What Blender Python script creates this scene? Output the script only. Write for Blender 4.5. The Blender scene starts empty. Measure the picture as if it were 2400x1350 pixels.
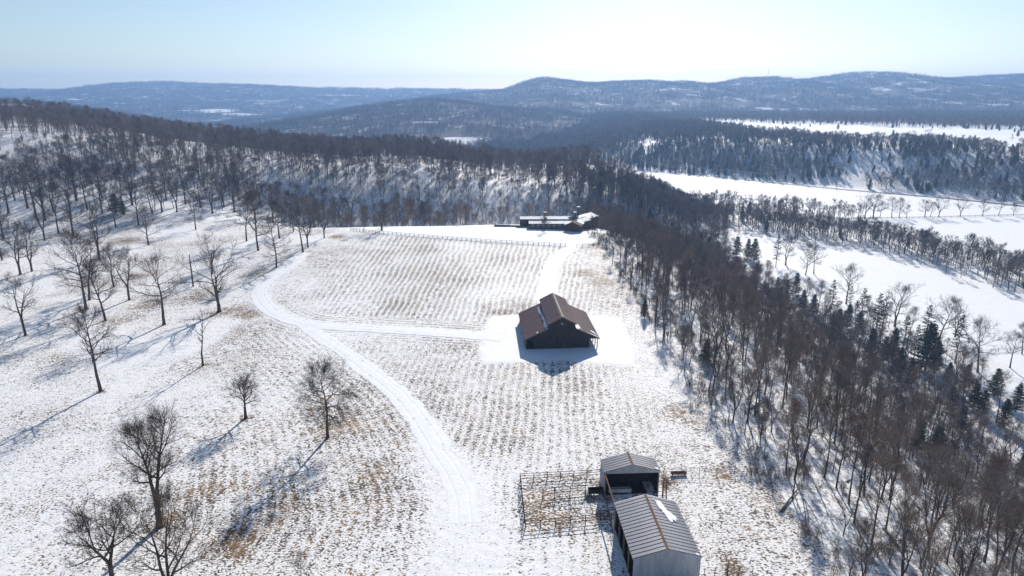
import bpy, math, random
import numpy as np
from mathutils import Vector, Matrix

SC = bpy.context.scene
COL = SC.collection
R = math.radians
# ------------------------------------------------------------------ camera
CAM_H, FPX, HORIZON = 56.0, 1600.0, 225.0          # metres above the field, focal length in photo pixels, horizon row
PITCH = math.atan((675.0 - HORIZON) / FPX)
CP, SP = math.cos(PITCH), math.sin(PITCH)
cam_d = bpy.data.cameras.new('camera'); cam = bpy.data.objects.new('camera', cam_d); COL.objects.link(cam)
cam_d.sensor_width = 36.0; cam_d.lens = FPX / 2400.0 * 36.0
cam_d.clip_start = 0.5; cam_d.clip_end = 40000.0
cam.location = (0, 0, CAM_H); cam.rotation_euler = (math.pi / 2 - PITCH, 0, 0)
SC.camera = cam
# ------------------------------------------------------------------ sky and sun
SUN_AZ, SUN_EL = R(11.0), R(26.5)
w = bpy.data.worlds.new('World'); SC.world = w; w.use_nodes = True
nt = w.node_tree; nt.nodes.clear()
wo = nt.nodes.new('ShaderNodeOutputWorld'); bg = nt.nodes.new('ShaderNodeBackground'); sk = nt.nodes.new('ShaderNodeTexSky')
sk.sky_type = 'NISHITA'; sk.sun_disc = False; sk.sun_elevation = SUN_EL; sk.sun_rotation = SUN_AZ
sk.altitude = 300.0; sk.air_density = 1.0; sk.dust_density = 0.42; sk.ozone_density = 2.2
bg.inputs['Strength'].default_value = 0.078
nt.links.new(sk.outputs[0], bg.inputs[0]); nt.links.new(bg.outputs[0], wo.inputs[0])
sd = bpy.data.lights.new('sun', 'SUN'); sun = bpy.data.objects.new('sun', sd); COL.objects.link(sun)
sd.energy = 5.0; sd.angle = R(0.53); sd.color = (1.0, 0.93, 0.84)
sdir = Vector((math.sin(SUN_AZ) * math.cos(SUN_EL), math.cos(SUN_AZ) * math.cos(SUN_EL), math.sin(SUN_EL)))
sun.rotation_euler = sdir.to_track_quat('Z', 'Y').to_euler(); sun.location = sdir * 200
vs = SC.view_settings
vs.view_transform = 'Standard'; vs.look = 'None'; vs.exposure = 0.41; vs.gamma = 1.0; vs.use_curve_mapping = False
SC.cycles.max_bounces = 5; SC.cycles.diffuse_bounces = 3; SC.cycles.volume_bounces = 0
SC.cycles.transparent_max_bounces = 4; SC.cycles.glossy_bounces = 2
SC.cycles.use_denoising = True

# ------------------------------------------------------------------ small numpy noise
def _hash(ix, iy, seed):
    n = (ix.astype(np.int64) * 374761393 + iy.astype(np.int64) * 668265263 + seed * 974634777) & 0x7fffffff
    n = ((n ^ (n >> 13)) * 1274126177) & 0x7fffffff
    return ((n ^ (n >> 16)) & 0xffff) / 65535.0
def vnoise(x, y, seed=0):
    x = np.asarray(x, float); y = np.asarray(y, float)
    ix, iy = np.floor(x), np.floor(y); fx, fy = x - ix, y - iy
    fx = fx * fx * (3 - 2 * fx); fy = fy * fy * (3 - 2 * fy)
    a, b = _hash(ix, iy, seed), _hash(ix + 1, iy, seed)
    c, d = _hash(ix, iy + 1, seed), _hash(ix + 1, iy + 1, seed)
    return (a * (1 - fx) + b * fx) * (1 - fy) + (c * (1 - fx) + d * fx) * fy
def fbm(x, y, seed=0, octv=4):
    s = 0.0; a = 0.5; t = 0.0
    for k in range(octv):
        s = s + a * vnoise(x, y, seed + k * 17); t += a; a *= 0.5; x = x * 2.03 + 5.1; y = y * 2.03 + 9.7
    return s / t
def sm(t):
    t = np.clip(t, 0, 1); return t * t * (3 - 2 * t)

# ------------------------------------------------------------------ terrain heights (metres; the hay field is z = 0)
VALLEY = -30.0
BLA, BLB = np.array([60.0, 905.0]), np.array([424.0, 560.0])      # foot of the bluff across the valley
_bd = (BLB - BLA) / np.linalg.norm(BLB - BLA); _bn = np.array([-_bd[1], _bd[0]])
if _bn[1] < 0: _bn = -_bn
def bluff_d(X, Y): return (X - BLA[0]) * _bn[0] + (Y - BLA[1]) * _bn[1]
def edge_x(Y): return 37.0 + 2.5 * np.sin(np.asarray(Y) / 38.0 + 1.0) - 6.0 * sm((np.asarray(Y) - 170) / 80.0) + 26 * sm((np.asarray(Y) - 340) / 110.0)
def zf(X, Y):
    X = np.asarray(X, float); Y = np.asarray(Y, float)
    L = sm((-X - 70) / 130.0)
    near = 1 - sm((Y - 300) / 60)
    U = -2.2 * sm((-X - 45) / 70.0) * near + 1.1 * (vnoise(X / 45.0, Y / 60.0, 3) - 0.5)
    U = U - 17.0 * np.exp(-((Y - 372) / 40.0) ** 2) * (1 - L)
    crest = 1.5 + 0.086 * np.maximum(-X, 0) + 9 * (vnoise(X / 70.0, Y / 90.0, 8) - 0.5)
    rise = sm((Y - 350) / 145.0) * (1 - L) + sm((Y - 290) / 210.0) * L
    U = U + crest * rise
    drop = sm((Y - 530 - 0.35 * np.maximum(-X - 200, 0)) / 260.0)
    U = U * (1 - drop) + VALLEY * drop
    e = edge_x(Y)
    s = np.clip((X - e + 3) / 92.0, 0, 1); s = 0.45 * s + 0.55 * sm(s)
    s = sm(s * 1.0) * 0.5 + s * 0.5
    z = U * (1 - s) + VALLEY * s
    z = z + 3.0 * (fbm(X / 30.0, Y / 30.0, 21, 3) - 0.5) * s * (1 - s) * 4
    d = bluff_d(X, Y)
    wgt = sm((X - 10) / 280.0)
    z = z + 33.0 * sm(d / 130.0) * wgt + 0.003 * np.maximum(d - 165, 0) * wgt + 5 * (fbm(X / 60.0, Y / 60.0, 5, 3) - .5) * sm(d / 60.0) * wgt
    return z
def ray(px, py):
    u, v = (px - 1200.0) / FPX, (py - 675.0) / FPX
    d = np.array([u, CP - v * SP, -(SP + v * CP)])
    return d / np.linalg.norm(d)
_TS = np.geomspace(40, 12000, 900)
def P(px, py):
    """where the line of sight through a photo pixel meets the terrain"""
    d = ray(px, py); x, y, z = d[0] * _TS, d[1] * _TS, CAM_H + d[2] * _TS
    below = z < zf(x, y)
    if not below.any(): return np.array([d[0] * 3000, d[1] * 3000, 0.0])
    i = int(np.argmax(below)); a, b = (_TS[i - 1] if i else 20.0), _TS[i]
    for _ in range(24):
        m = 0.5 * (a + b)
        if CAM_H + d[2] * m < zf(d[0] * m, d[1] * m): b = m
        else: a = m
    return np.array([d[0] * b, d[1] * b, float(zf(d[0] * b, d[1] * b))])
def PZ(px, py, z):
    d = ray(px, py); t = (z - CAM_H) / d[2]; return np.array([d[0] * t, d[1] * t, z])
def project(x, y, z):
    Z = y * CP + (CAM_H - z) * SP; v = ((CAM_H - z) * CP - y * SP) / Z
    return 1200 + FPX * x / Z, 675 + FPX * v, Z
def top_z(base, py):
    """height of something standing at base whose top is at photo row py"""
    v = (py - 675.0) / FPX
    return CAM_H - base[1] * (SP + v * CP) / (CP - v * SP) - base[2]

# ------------------------------------------------------------------ helpers
def tag(o, label=None, cat=None, group=None, kind=None):
    if label: o['label'] = label
    if cat: o['category'] = cat
    if group: o['group'] = group
    if kind: o['kind'] = kind
    return o
def empty(name, loc=(0, 0, 0), rz=0.0, label=None, cat=None, group=None):
    o = bpy.data.objects.new(name, None); COL.objects.link(o); o.empty_display_size = 0.3
    o.location = loc; o.rotation_euler = (0, 0, rz)
    return tag(o, label, cat, group)
def mesh_obj(name, verts, faces, mats, parent=None, midx=None, smooth=False, link=True):
    me = bpy.data.meshes.new(name); me.from_pydata([tuple(map(float, v)) for v in verts], [], faces)
    for m in (mats if isinstance(mats, (list, tuple)) else [mats]): me.materials.append(m)
    if midx is not None: me.polygons.foreach_set('material_index', midx)
    if smooth: me.polygons.foreach_set('use_smooth', [True] * len(me.polygons))
    me.update()
    o = bpy.data.objects.new(name, me)
    if link: COL.objects.link(o)
    if parent: o.parent = parent
    return o
class MB:
    """collects boxes, bars, tubes and slabs into ONE mesh"""
    def __init__(s): s.v = []; s.f = []; s.m = []
    def face(s, pts, mi=0):
        b = len(s.v); s.v += [tuple(p) for p in pts]; s.f.append(tuple(range(b, b + len(pts)))); s.m.append(mi)
    def box(s, x0, x1, y0, y1, z0, z1, mi=0):
        b = len(s.v)
        s.v += [(x0, y0, z0), (x1, y0, z0), (x1, y1, z0), (x0, y1, z0), (x0, y0, z1), (x1, y0, z1), (x1, y1, z1), (x0, y1, z1)]
        for q in ((0, 3, 2, 1), (4, 5, 6, 7), (0, 1, 5, 4), (1, 2, 6, 5), (2, 3, 7, 6), (3, 0, 4, 7)):
            s.f.append(tuple(b + i for i in q)); s.m.append(mi)
    def slab(s, quad, th, mi=0):
        """a plate: quad = 4 points (top face), th = thickness along the normal, downwards"""
        q = [Vector(p) for p in quad]; n = (q[1] - q[0]).cross(q[3] - q[0]).normalized()
        b = len(s.v); s.v += [tuple(p) for p in q] + [tuple(p - n * th) for p in q]
        for k in ((0, 1, 2, 3), (7, 6, 5, 4), (0, 4, 5, 1), (1, 5, 6, 2), (2, 6, 7, 3), (3, 7, 4, 0)):
            s.f.append(tuple(b + i for i in k)); s.m.append(mi)
    def prism(s, poly, y0, y1, mi=0):
        """polygon in x,z pushed along y"""
        n = len(poly); b = len(s.v)
        s.v += [(x, y0, z) for x, z in poly] + [(x, y1, z) for x, z in poly]
        s.f.append(tuple(range(b, b + n))); s.m.append(mi)
        s.f.append(tuple(range(b + 2 * n - 1, b + n - 1, -1))); s.m.append(mi)
        for i in range(n):
            j = (i + 1) % n; s.f.append((b + j, b + i, b + n + i, b + n + j)); s.m.append(mi)
    def tube(s, pts, rad, n=4, mi=0, cap=True):
        tube(s.v, s.f, pts, rad, n, cap); s.m += [mi] * (len(s.f) - len(s.m))
    def build(s, name, mats, parent=None, smooth=False):
        return mesh_obj(name, s.v, s.f, mats, parent, s.m if isinstance(mats, (list, tuple)) and len(mats) > 1 else None, smooth)
def tube(V, F, pts, rad, n=4, cap=False):
    pts = [Vector(p) for p in pts]; k = len(pts); b = len(V)
    if not isinstance(rad, (list, tuple)): rad = [rad] * k
    ref = None
    for i, p in enumerate(pts):
        d = (pts[min(i + 1, k - 1)] - pts[max(i - 1, 0)])
        if d.length < 1e-6: d = Vector((0, 0, 1))
        d.normalize()
        if ref is None: ref = Vector((1, 0, 0)) if abs(d.x) < 0.8 else Vector((0, 1, 0))
        a = (ref - d * ref.dot(d)).normalized(); c = d.cross(a); ref = a
        for q in range(n):
            t = 2 * math.pi * q / n; V.append(tuple(p + (a * math.cos(t) + c * math.sin(t)) * rad[i]))
    for i in range(k - 1):
        for q in range(n):
            r = (q + 1) % n
            F.append((b + i * n + q, b + i * n + r, b + (i + 1) * n + r, b + (i + 1) * n + q))
    if cap:
        F.append(tuple(b + q for q in reversed(range(n)))); F.append(tuple(b + (k - 1) * n + q for q in range(n)))

# ------------------------------------------------------------------ materials
def new_mat(name):
    m = bpy.data.materials.new(name); m.use_nodes = True; nt = m.node_tree; nt.nodes.clear()
    o = nt.nodes.new('ShaderNodeOutputMaterial'); b = nt.nodes.new('ShaderNodeBsdfPrincipled')
    nt.links.new(b.outputs[0], o.inputs[0]); return m, nt, b
class NG:
    def __init__(s, nt): s.nt = nt
    def _in(s, sock, v):
        if v is None: return
        if isinstance(v, bpy.types.NodeSocket): s.nt.links.new(v, sock)
        else:
            try: sock.default_value = v
            except Exception: sock.default_value = (*v, 1.0) if len(v) == 3 else v
    def math(s, op, a, b=None, c=None, clamp=False):
        n = s.nt.nodes.new('ShaderNodeMath'); n.operation = op; n.use_clamp = clamp
        for i, v in enumerate((a, b, c)): s._in(n.inputs[i], v)
        return n.outputs[0]
    def noise(s, vec, scale, detail=3.0, rough=0.55, dist=0.0):
        n = s.nt.nodes.new('ShaderNodeTexNoise'); s._in(n.inputs['Vector'], vec)
        n.inputs['Scale'].default_value = scale; n.inputs['Detail'].default_value = detail
        n.inputs['Roughness'].default_value = rough; n.inputs['Distortion'].default_value = dist
        return n.outputs['Fac']
    def voronoi(s, vec, scale, feature='F1', rnd=1.0):
        n = s.nt.nodes.new('ShaderNodeTexVoronoi'); n.feature = feature; s._in(n.inputs['Vector'], vec)
        n.inputs['Scale'].default_value = scale; n.inputs['Randomness'].default_value = rnd
        return n.outputs['Distance']
    def pos(s): return s.nt.nodes.new('ShaderNodeNewGeometry').outputs['Position']
    def obj(s): return s.nt.nodes.new('ShaderNodeTexCoord').outputs['Object']
    def vmul(s, v, k):
        n = s.nt.nodes.new('ShaderNodeVectorMath'); n.operation = 'MULTIPLY'; s._in(n.inputs[0], v); n.inputs[1].default_value = k
        return n.outputs[0]
    def attr(s, name):
        n = s.nt.nodes.new('ShaderNodeAttribute'); n.attribute_name = name; return n
    def sep(s, c):
        n = s.nt.nodes.new('ShaderNodeSeparateColor'); s._in(n.inputs[0], c); return n.outputs
    def step(s, v, lo, hi):
        n = s.nt.nodes.new('ShaderNodeMapRange'); n.interpolation_type = 'SMOOTHSTEP'
        s._in(n.inputs['Value'], v); s._in(n.inputs['From Min'], lo); s._in(n.inputs['From Max'], hi); return n.outputs[0]
    def mix(s, f, a, b):
        n = s.nt.nodes.new('ShaderNodeMix'); n.data_type = 'RGBA'
        s._in(n.inputs[0], f); s._in(n.inputs[6], a); s._in(n.inputs[7], b); return n.outputs[2]
    def bump(s, h, strength, dist, normal=None):
        n = s.nt.nodes.new('ShaderNodeBump'); n.inputs['Strength'].default_value = strength; n.inputs['Distance'].default_value = dist
        s._in(n.inputs['Height'], h); s._in(n.inputs['Normal'], normal) if normal else None
        return n.outputs[0]
    def info_random(s): return s.nt.nodes.new('ShaderNodeObjectInfo').outputs['Random']
def simple(name, c0, c1, scale=3.0, rough=0.8, spec=0.3, metal=0.0, bump=0.0, stretch=(1, 1, 1), rand=0.0):
    m, nt, b = new_mat(name); g = NG(nt); v = g.vmul(g.obj(), stretch)
    f = g.step(g.noise(v, scale, 4.0, 0.6), 0.3, 0.7)
    c = g.mix(f, c0, c1)
    if rand:
        h = nt.nodes.new('ShaderNodeHueSaturation'); g._in(h.inputs['Color'], c)
        g._in(h.inputs['Value'], g.math('MULTIPLY_ADD', g.info_random(), 2 * rand, 1 - rand)); c = h.outputs[0]
    g._in(b.inputs['Base Color'], c); b.inputs['Roughness'].default_value = rough
    b.inputs['Specular IOR Level'].default_value = spec; b.inputs['Metallic'].default_value = metal
    if bump: g._in(b.inputs['Normal'], g.bump(g.noise(v, scale * 3, 3.0), bump, 0.05))
    return m
SNOW0, SNOW1 = (0.84, 0.86, 0.885), (0.90, 0.905, 0.915)
def mat_ground():
    m, nt, b = new_mat('snowy_ground'); g = NG(nt); pos = g.pos()
    a = g.attr('cover').outputs['Color']; r, gr, bl = g.sep(a)[:3]
    rowu = g.attr('rowu').outputs['Fac']
    warp = g.math('MULTIPLY_ADD', g.noise(pos, 0.05, 2.0), 2.4, rowu)
    warp = g.math('MULTIPLY_ADD', g.noise(pos, 0.6, 2.0), 0.2, warp)
    bl = g.math('MULTIPLY', bl, g.math('SUBTRACT', 1.0, g.math('MULTIPLY', gr, 0.9, None, True)))
    wave = g.math('SINE', g.math('MULTIPLY', warp, 2 * math.pi / 1.6))
    brk = g.math('MULTIPLY_ADD', g.step(g.noise(pos, 0.09, 3.0, 0.6), 0.36, 0.52), 0.65, 0.35)
    big = g.noise(pos, 0.045, 3.0, 0.6); mid = g.noise(pos, 0.33, 3.0, 0.6)
    n1 = g.math('ADD', g.math('MULTIPLY', g.noise(g.vmul(pos, (0.8, 1.1, 1)), 3.4, 2.0, 0.6), 0.78), g.math('MULTIPLY', g.noise(pos, 0.85, 2.0, 0.6), 0.22))
    # density of grass poking through the snow
    dens = g.math('ADD', g.math('MULTIPLY', r, 0.185), g.math('MULTIPLY', gr, 0.20))
    dens = g.math('ADD', dens, g.math('MULTIPLY', g.math('MULTIPLY', wave, bl), 0.035))
    dens = g.math('ADD', dens, g.math('MULTIPLY', g.math('SUBTRACT', big, 0.5), g.math('MULTIPLY', r, 0.26)))
    dens = g.math('ADD', dens, g.math('MULTIPLY', g.math('SUBTRACT', mid, 0.5), g.math('MULTIPLY', r, 0.16)))
    th = g.math('SUBTRACT', 0.655, dens)
    mask = g.step(n1, th, g.math('ADD', th, 0.06))
    on = g.step(g.math('ADD', r, gr), 0.02, 0.15)
    stripe = g.math('MULTIPLY', g.math('MULTIPLY', g.step(wave, -0.50, -0.88), g.math('MULTIPLY', bl, brk)), 0.72)
    mask = g.math('MULTIPLY', mask, g.math('MULTIPLY', on, g.math('SUBTRACT', 1.0, stripe)))
    tone = g.noise(pos, 0.16, 3.0, 0.65); fine = g.noise(pos, 3.5, 1.0)
    gc = g.mix(g.step(tone, 0.44, 0.66), (0.085, 0.055, 0.036), (0.25, 0.15, 0.068))
    gc = g.mix(g.math('MULTIPLY', gr, 0.85), gc, g.mix(g.step(mid, 0.4, 0.6), (0.13, 0.078, 0.034), (0.30, 0.19, 0.075)))
    gc = g.mix(g.step(fine, 0.45, 0.65), gc, g.mix(0.5, gc, (0.04, 0.03, 0.024)))
    sn = g.mix(g.step(g.noise(pos, 0.35, 4.0, 0.6), 0.3, 0.7), SNOW0, SNOW1)
    thin = g.math('MULTIPLY', g.math('MULTIPLY', g.step(n1, g.math('SUBTRACT', th, 0.10), th), g.math('MULTIPLY', on, g.math('SUBTRACT', 1.0, stripe))), 0.35)
    sn = g.mix(thin, sn, (0.62, 0.55, 0.46))
    litter = g.math('MULTIPLY', g.attr('litter').outputs['Fac'], g.step(g.noise(pos, 1.1, 4.0, 0.7), 0.50, 0.60))
    sn = g.mix(litter, sn, (0.15, 0.105, 0.078))
    g._in(b.inputs['Base Color'], g.mix(mask, sn, gc))
    b.inputs['Roughness'].default_value = 0.75; b.inputs['Specular IOR Level'].default_value = 0.15
    hgt = g.math('SUBTRACT', g.math('MULTIPLY', g.noise(pos, 0.7, 3.0), 1.0), g.math('MULTIPLY', n1, g.math('MULTIPLY', r, 0.9)))
    g._in(b.inputs['Normal'], g.bump(hgt, 0.35, 0.25))
    return m
def mat_snow(name='packed_snow', ruts=False):
    m, nt, b = new_mat(name); g = NG(nt); pos = g.pos()
    c = g.mix(g.step(g.noise(pos, 0.5, 4.0, 0.6), 0.35, 0.7), SNOW0, SNOW1)
    if ruts:
        u = g.attr('across').outputs['Fac']       # -1 .. 1 across the lane
        rut = g.step(g.math('ABSOLUTE', g.math('SUBTRACT', g.math('ABSOLUTE', u), 0.42)), 0.13, 0.02)
        nz = g.noise(pos, 0.9, 4.0, 0.65)
        worn = g.math('MULTIPLY', g.step(g.math('MULTIPLY_ADD', rut, 0.13, nz), 0.64, 0.76), 0.55)
        edge = g.math('MULTIPLY', g.step(g.math('ABSOLUTE', u), 0.80, 0.97), g.step(nz, 0.47, 0.55))
        worn = g.math('MULTIPLY', g.math('MAXIMUM', worn, g.math('MULTIPLY', edge, 0.8)), g.attr('fade').outputs['Fac'])
        c = g.mix(worn, c, g.mix(g.step(nz, 0.5, 0.7), (0.62, 0.60, 0.58), (0.15, 0.11, 0.075)))
        hgt = g.math('SUBTRACT', g.noise(pos, 1.2, 3.0), g.math('MULTIPLY', rut, 0.35))
    else: hgt = g.noise(pos, 0.6, 4.0)
    g._in(b.inputs['Base Color'], c); b.inputs['Roughness'].default_value = 0.7; b.inputs['Specular IOR Level'].default_value = 0.15
    g._in(b.inputs['Normal'], g.bump(hgt, 0.3, 0.15)); return m
def mat_hill():
    m, nt, b = new_mat('wooded_hillside'); g = NG(nt); pos = g.pos()
    op = g.attr('open').outputs['Fac']
    n = g.noise(g.vmul(pos, (1, 0.6, 1)), 0.018, 6.0, 0.72)
    snow = g.math('MAXIMUM', g.step(op, 0.45, 0.55), g.math('MULTIPLY', g.step(n, 0.545, 0.64), 0.85))
    f = g.mix(g.noise(pos, 0.03, 4.0, 0.7), (0.055, 0.048, 0.050), (0.11, 0.095, 0.09))
    g._in(b.inputs['Base Color'], g.mix(snow, f, SNOW1)); b.inputs['Roughness'].default_value = 0.9
    b.inputs['Specular IOR Level'].default_value = 0.05
    return m
M = {}
M['ground'] = mat_ground(); M['lane'] = mat_snow('packed_snow_lane', True); M['snow'] = mat_snow(); M['hill'] = mat_hill()
M['bark'] = simple('tree_bark', (0.050, 0.038, 0.032), (0.14, 0.108, 0.09), 2.0, 0.95, 0.1, bump=0.5, stretch=(3, 3, 0.6))
def twig_mat(name, grey, brown):
    m, nt, b = new_mat(name); g = NG(nt); rnd = g.info_random()
    c = g.mix(g.step(g.math('MULTIPLY_ADD', g.noise(g.obj(), 0.6, 3.0), 0.5, g.math('MULTIPLY', rnd, 0.8)), 0.35, 0.95), grey, brown)
    h = nt.nodes.new('ShaderNodeHueSaturation'); g._in(h.inputs['Color'], c)
    g._in(h.inputs['Value'], g.math('MULTIPLY_ADD', g.math('FRACT', g.math('MULTIPLY', rnd, 7.31)), 0.7, 0.62))
    g._in(b.inputs['Base Color'], h.outputs[0]); b.inputs['Roughness'].default_value = 0.85; b.inputs['Specular IOR Level'].default_value = 0.15
    return m
M['twig'] = twig_mat('bare_twigs', (0.185, 0.155, 0.135), (0.225, 0.175, 0.138))
M['twig_dark'] = twig_mat('dark_oak_twigs', (0.095, 0.076, 0.066), (0.14, 0.102, 0.08))
M['twig_red'] = twig_mat('reddish_twigs', (0.20, 0.145, 0.115), (0.235, 0.16, 0.122))
M['needle'] = simple('conifer_needles', (0.028, 0.048, 0.022), (0.070, 0.095, 0.042), 0.9, 0.8, 0.2, rand=0.2)
M['bark_pale'] = simple('pale_bark', (0.16, 0.135, 0.115), (0.40, 0.36, 0.32), 2.0, 0.9, 0.1, stretch=(3, 3, .6))
M['dead'] = simple('dead_wood', (0.10, 0.075, 0.06), (0.20, 0.16, 0.13), 1.5, 0.9, 0.1, stretch=(3, 3, .5))
# ------------------------------------------------------------------ world polylines and areas from photo pixels
def W(pts): return [P(*p)[:2] for p in pts]
def seg_dist(X, Y, poly, closed=False):
    d = np.full(X.shape, 1e9)
    n = len(poly)
    for i in range(n if closed else n - 1):
        a, b = poly[i], poly[(i + 1) % n]; ab = b - a; l2 = max(float(ab @ ab), 1e-9)
        t = np.clip(((X - a[0]) * ab[0] + (Y - a[1]) * ab[1]) / l2, 0, 1)
        d = np.minimum(d, np.hypot(X - a[0] - t * ab[0], Y - a[1] - t * ab[1]))
    return d
def inside(X, Y, poly):
    r = np.zeros(X.shape, bool); n = len(poly)
    for i in range(n):
        a, b = poly[i], poly[(i + 1) % n]
        if abs(b[1] - a[1]) < 1e-9: continue
        c = ((a[1] > Y) != (b[1] > Y)) & (X < (b[0] - a[0]) * (Y - a[1]) / (b[1] - a[1]) + a[0]); r ^= c
    return r
def area(X, Y, poly, soft):
    """1 inside the polygon, fading to 0 over `soft` metres outside"""
    d = seg_dist(X, Y, poly, True); return np.where(inside(X, Y, poly), 1.0, np.clip(1 - d / soft, 0, 1))
def smooth_line(pts, n=10):
    pts = [np.array(p, float) for p in pts]; out = []
    q = [2 * pts[0] - pts[1]] + pts + [2 * pts[-1] - pts[-2]]
    for i in range(1, len(q) - 2):
        for k in range(n):
            t = k / n; a, b, c, d = q[i - 1:i + 3]
            out.append(0.5 * ((2 * b) + (c - a) * t + (2 * a - 5 * b + 4 * c - d) * t * t + (-a + 3 * b - 3 * c + d) * t ** 3))
    out.append(pts[-1]); return out
FARM_LANE = smooth_line(W([(706, 596), (672, 628), (636, 650), (612, 676), (612, 700), (640, 730), (690, 752), (760, 764), (860, 770), (980, 777), (1080, 784), (1180, 792)]), 8)
TWO_TRACK = smooth_line(W([(700, 752), (770, 800), (850, 858), (930, 920), (985, 985), (1030, 1060), (1080, 1150), (1090, 1250), (1080, 1345)]), 8)
DRIVE = smooth_line(W([(1288, 742), (1282, 700), (1285, 660), (1293, 625), (1310, 600), (1338, 581), (1350, 560)]), 8)
YARD = W([(1150, 742), (1215, 738), (1300, 728), (1390, 742), (1445, 748), (1468, 792), (1486, 838), (1470, 856), (1400, 850), (1330, 842), (1140, 850), (1128, 826), (1136, 792)])
HOUSE_YARD = W([(820, 540), (900, 522), (1150, 524), (1250, 510), (1380, 510), (1385, 575), (1300, 574), (1150, 564), (1000, 554), (900, 548)])
CORRAL = W([(1218, 1125), (1410, 1110), (1440, 1225), (1226, 1240)])
PATCHES = [  # brown grass showing through: centre px, radius m, strength
    ((535, 1275), 3.2, .72), ((560, 1290), 2.5, .6), ((395, 1215), 3, .6), ((1205, 768), 2.2, .9), ((790, 554), 5, .9), ((840, 536), 4, .8),
    ((880, 540), 5, .9), ((330, 645), 7, .6), ((340, 720), 6, .6), ((360, 705), 6, .6), ((540, 728), 5, .8), ((500, 735), 5, .6), ((570, 735), 6, .6),
    ((290, 565), 9, .7), ((430, 520), 9, .5), ((260, 1095), 3, .2), ((780, 1000), 6, .45), ((740, 960), 5, .4), ((690, 1160), 5, .22),
    ((1590, 965), 4, .5), ((1630, 990), 4, .5), ((1180, 730), 8, .5), ((1220, 715), 7, .5), ((1395, 574), 6, .9), ((1370, 640), 5, .5), ((1410, 660), 5, .4),
    ((1420, 812), 3, .6), ((1330, 1222), 3, .4), ((1260, 1225), 2.5, .4), ((1400, 1205), 2.5, .35), ((1720, 1335), 1.5, .8), ((1705, 1310), 1.5, .6), ((2270, 838), 9, .8), ((2200, 845), 7, .6),
    ((1930, 570), 18, .5), ((1870, 568), 16, .5), ((1000, 585), 7, .3), ((700, 600), 6, .35), ((610, 640), 7, .3), ((600, 720), 6, .5), ((470, 690), 8, .4), ((300, 745), 7, .35),
    ((130, 850), 7, .2), ((100, 1180), 6, .25), ((480, 1150), 5, .35), ((880, 1120), 5, .3), ((1560, 1128), 2, .7), *[(q_, 1.5, .75) for q_ in ((375, 1234), (768, 1026), (576, 980), (236, 917), (476, 857), (514, 731), (385, 761), (202, 724), (60, 786), (247, 751), (303, 703), (648, 627))], ((1700, 1110), 3, .35)]
GRID_X = None
def axis(lo, hi, c0, c1, step, grow, cap=1e9):
    a = list(np.arange(c0, c1 + 1e-6, step)); s = step; x = c1
    while x < hi: s = min(s * grow, cap); x += s; a.append(x)
    s = step; x = c0; b = []
    while x > lo: s = min(s * grow, cap); x -= s; b.append(x)
    return np.array(b[::-1] + a)
def grid_mesh(name, xs, ys, zfun, mat):
    X, Y = np.meshgrid(xs, ys); Z = zfun(X, Y); nx, ny = len(xs), len(ys)
    me = bpy.data.meshes.new(name); me.vertices.add(nx * ny)
    me.vertices.foreach_set('co', np.stack([X, Y, Z], -1).astype(np.float32).ravel())
    i = np.arange(nx * ny).reshape(ny, nx)
    q = np.stack([i[:-1, :-1], i[:-1, 1:], i[1:, 1:], i[1:, :-1]], -1).reshape(-1, 4)
    me.loops.add(q.size); me.loops.foreach_set('vertex_index', q.ravel().astype(np.int32))
    me.polygons.add(len(q)); me.polygons.foreach_set('loop_start', (np.arange(len(q)) * 4).astype(np.int32))
    me.polygons.foreach_set('use_smooth', np.ones(len(q), bool))
    me.materials.append(mat); me.update(); me.validate()
    o = bpy.data.objects.new(name, me); COL.objects.link(o); return o, X, Y, Z
def fattr(me, name, vals):
    a = me.attributes.new(name, 'FLOAT', 'POINT'); a.data.foreach_set('value', np.asarray(vals, np.float32).ravel())
def in_woods(X, Y):
    """how wooded a spot is, 0..1 (density of the trees)"""
    X = np.asarray(X, float); Y = np.asarray(Y, float)
    e = edge_x(Y)
    slope = sm((X - e - 0) / 3.0) * (1 - sm((X - e - 84 - 8 * vnoise(X / 20., Y / 20., 4)) / 10.0)) * (1 - sm((Y - 520) / 40))
    # left: pasture trees thicken into the wood on the rise
    back = sm((Y - 318 + 0.12 * np.minimum(X, 0)) / 25.0) * (X < e + 4) * (1 - sm((Y - 720) / 60))
    house = (X > -105) & (Y < 327)
    back = np.where(house, 0, back) * (0.35 + 0.65 * sm((Y - 330) / 70)) 
    return np.clip(np.maximum(slope, back), 0, 1)
xs = axis(-5200, 5200, -95, 62, 1.0, 1.042, 160); ys = axis(-420, 5200, 52, 330, 1.0, 1.040, 160)
def ground_z(X, Y):
    return zf(X, Y) - 14 * sm((Y - 1700) / 500) - 40 * sm((np.abs(X) - 900) / 900)
ground, GX, GY, GZ = grid_mesh('ground', xs, ys, ground_z, M['ground'])
tag(ground, 'snow covered hay field, pasture and valley with dead grass showing through', 'ground', kind='structure')
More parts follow.
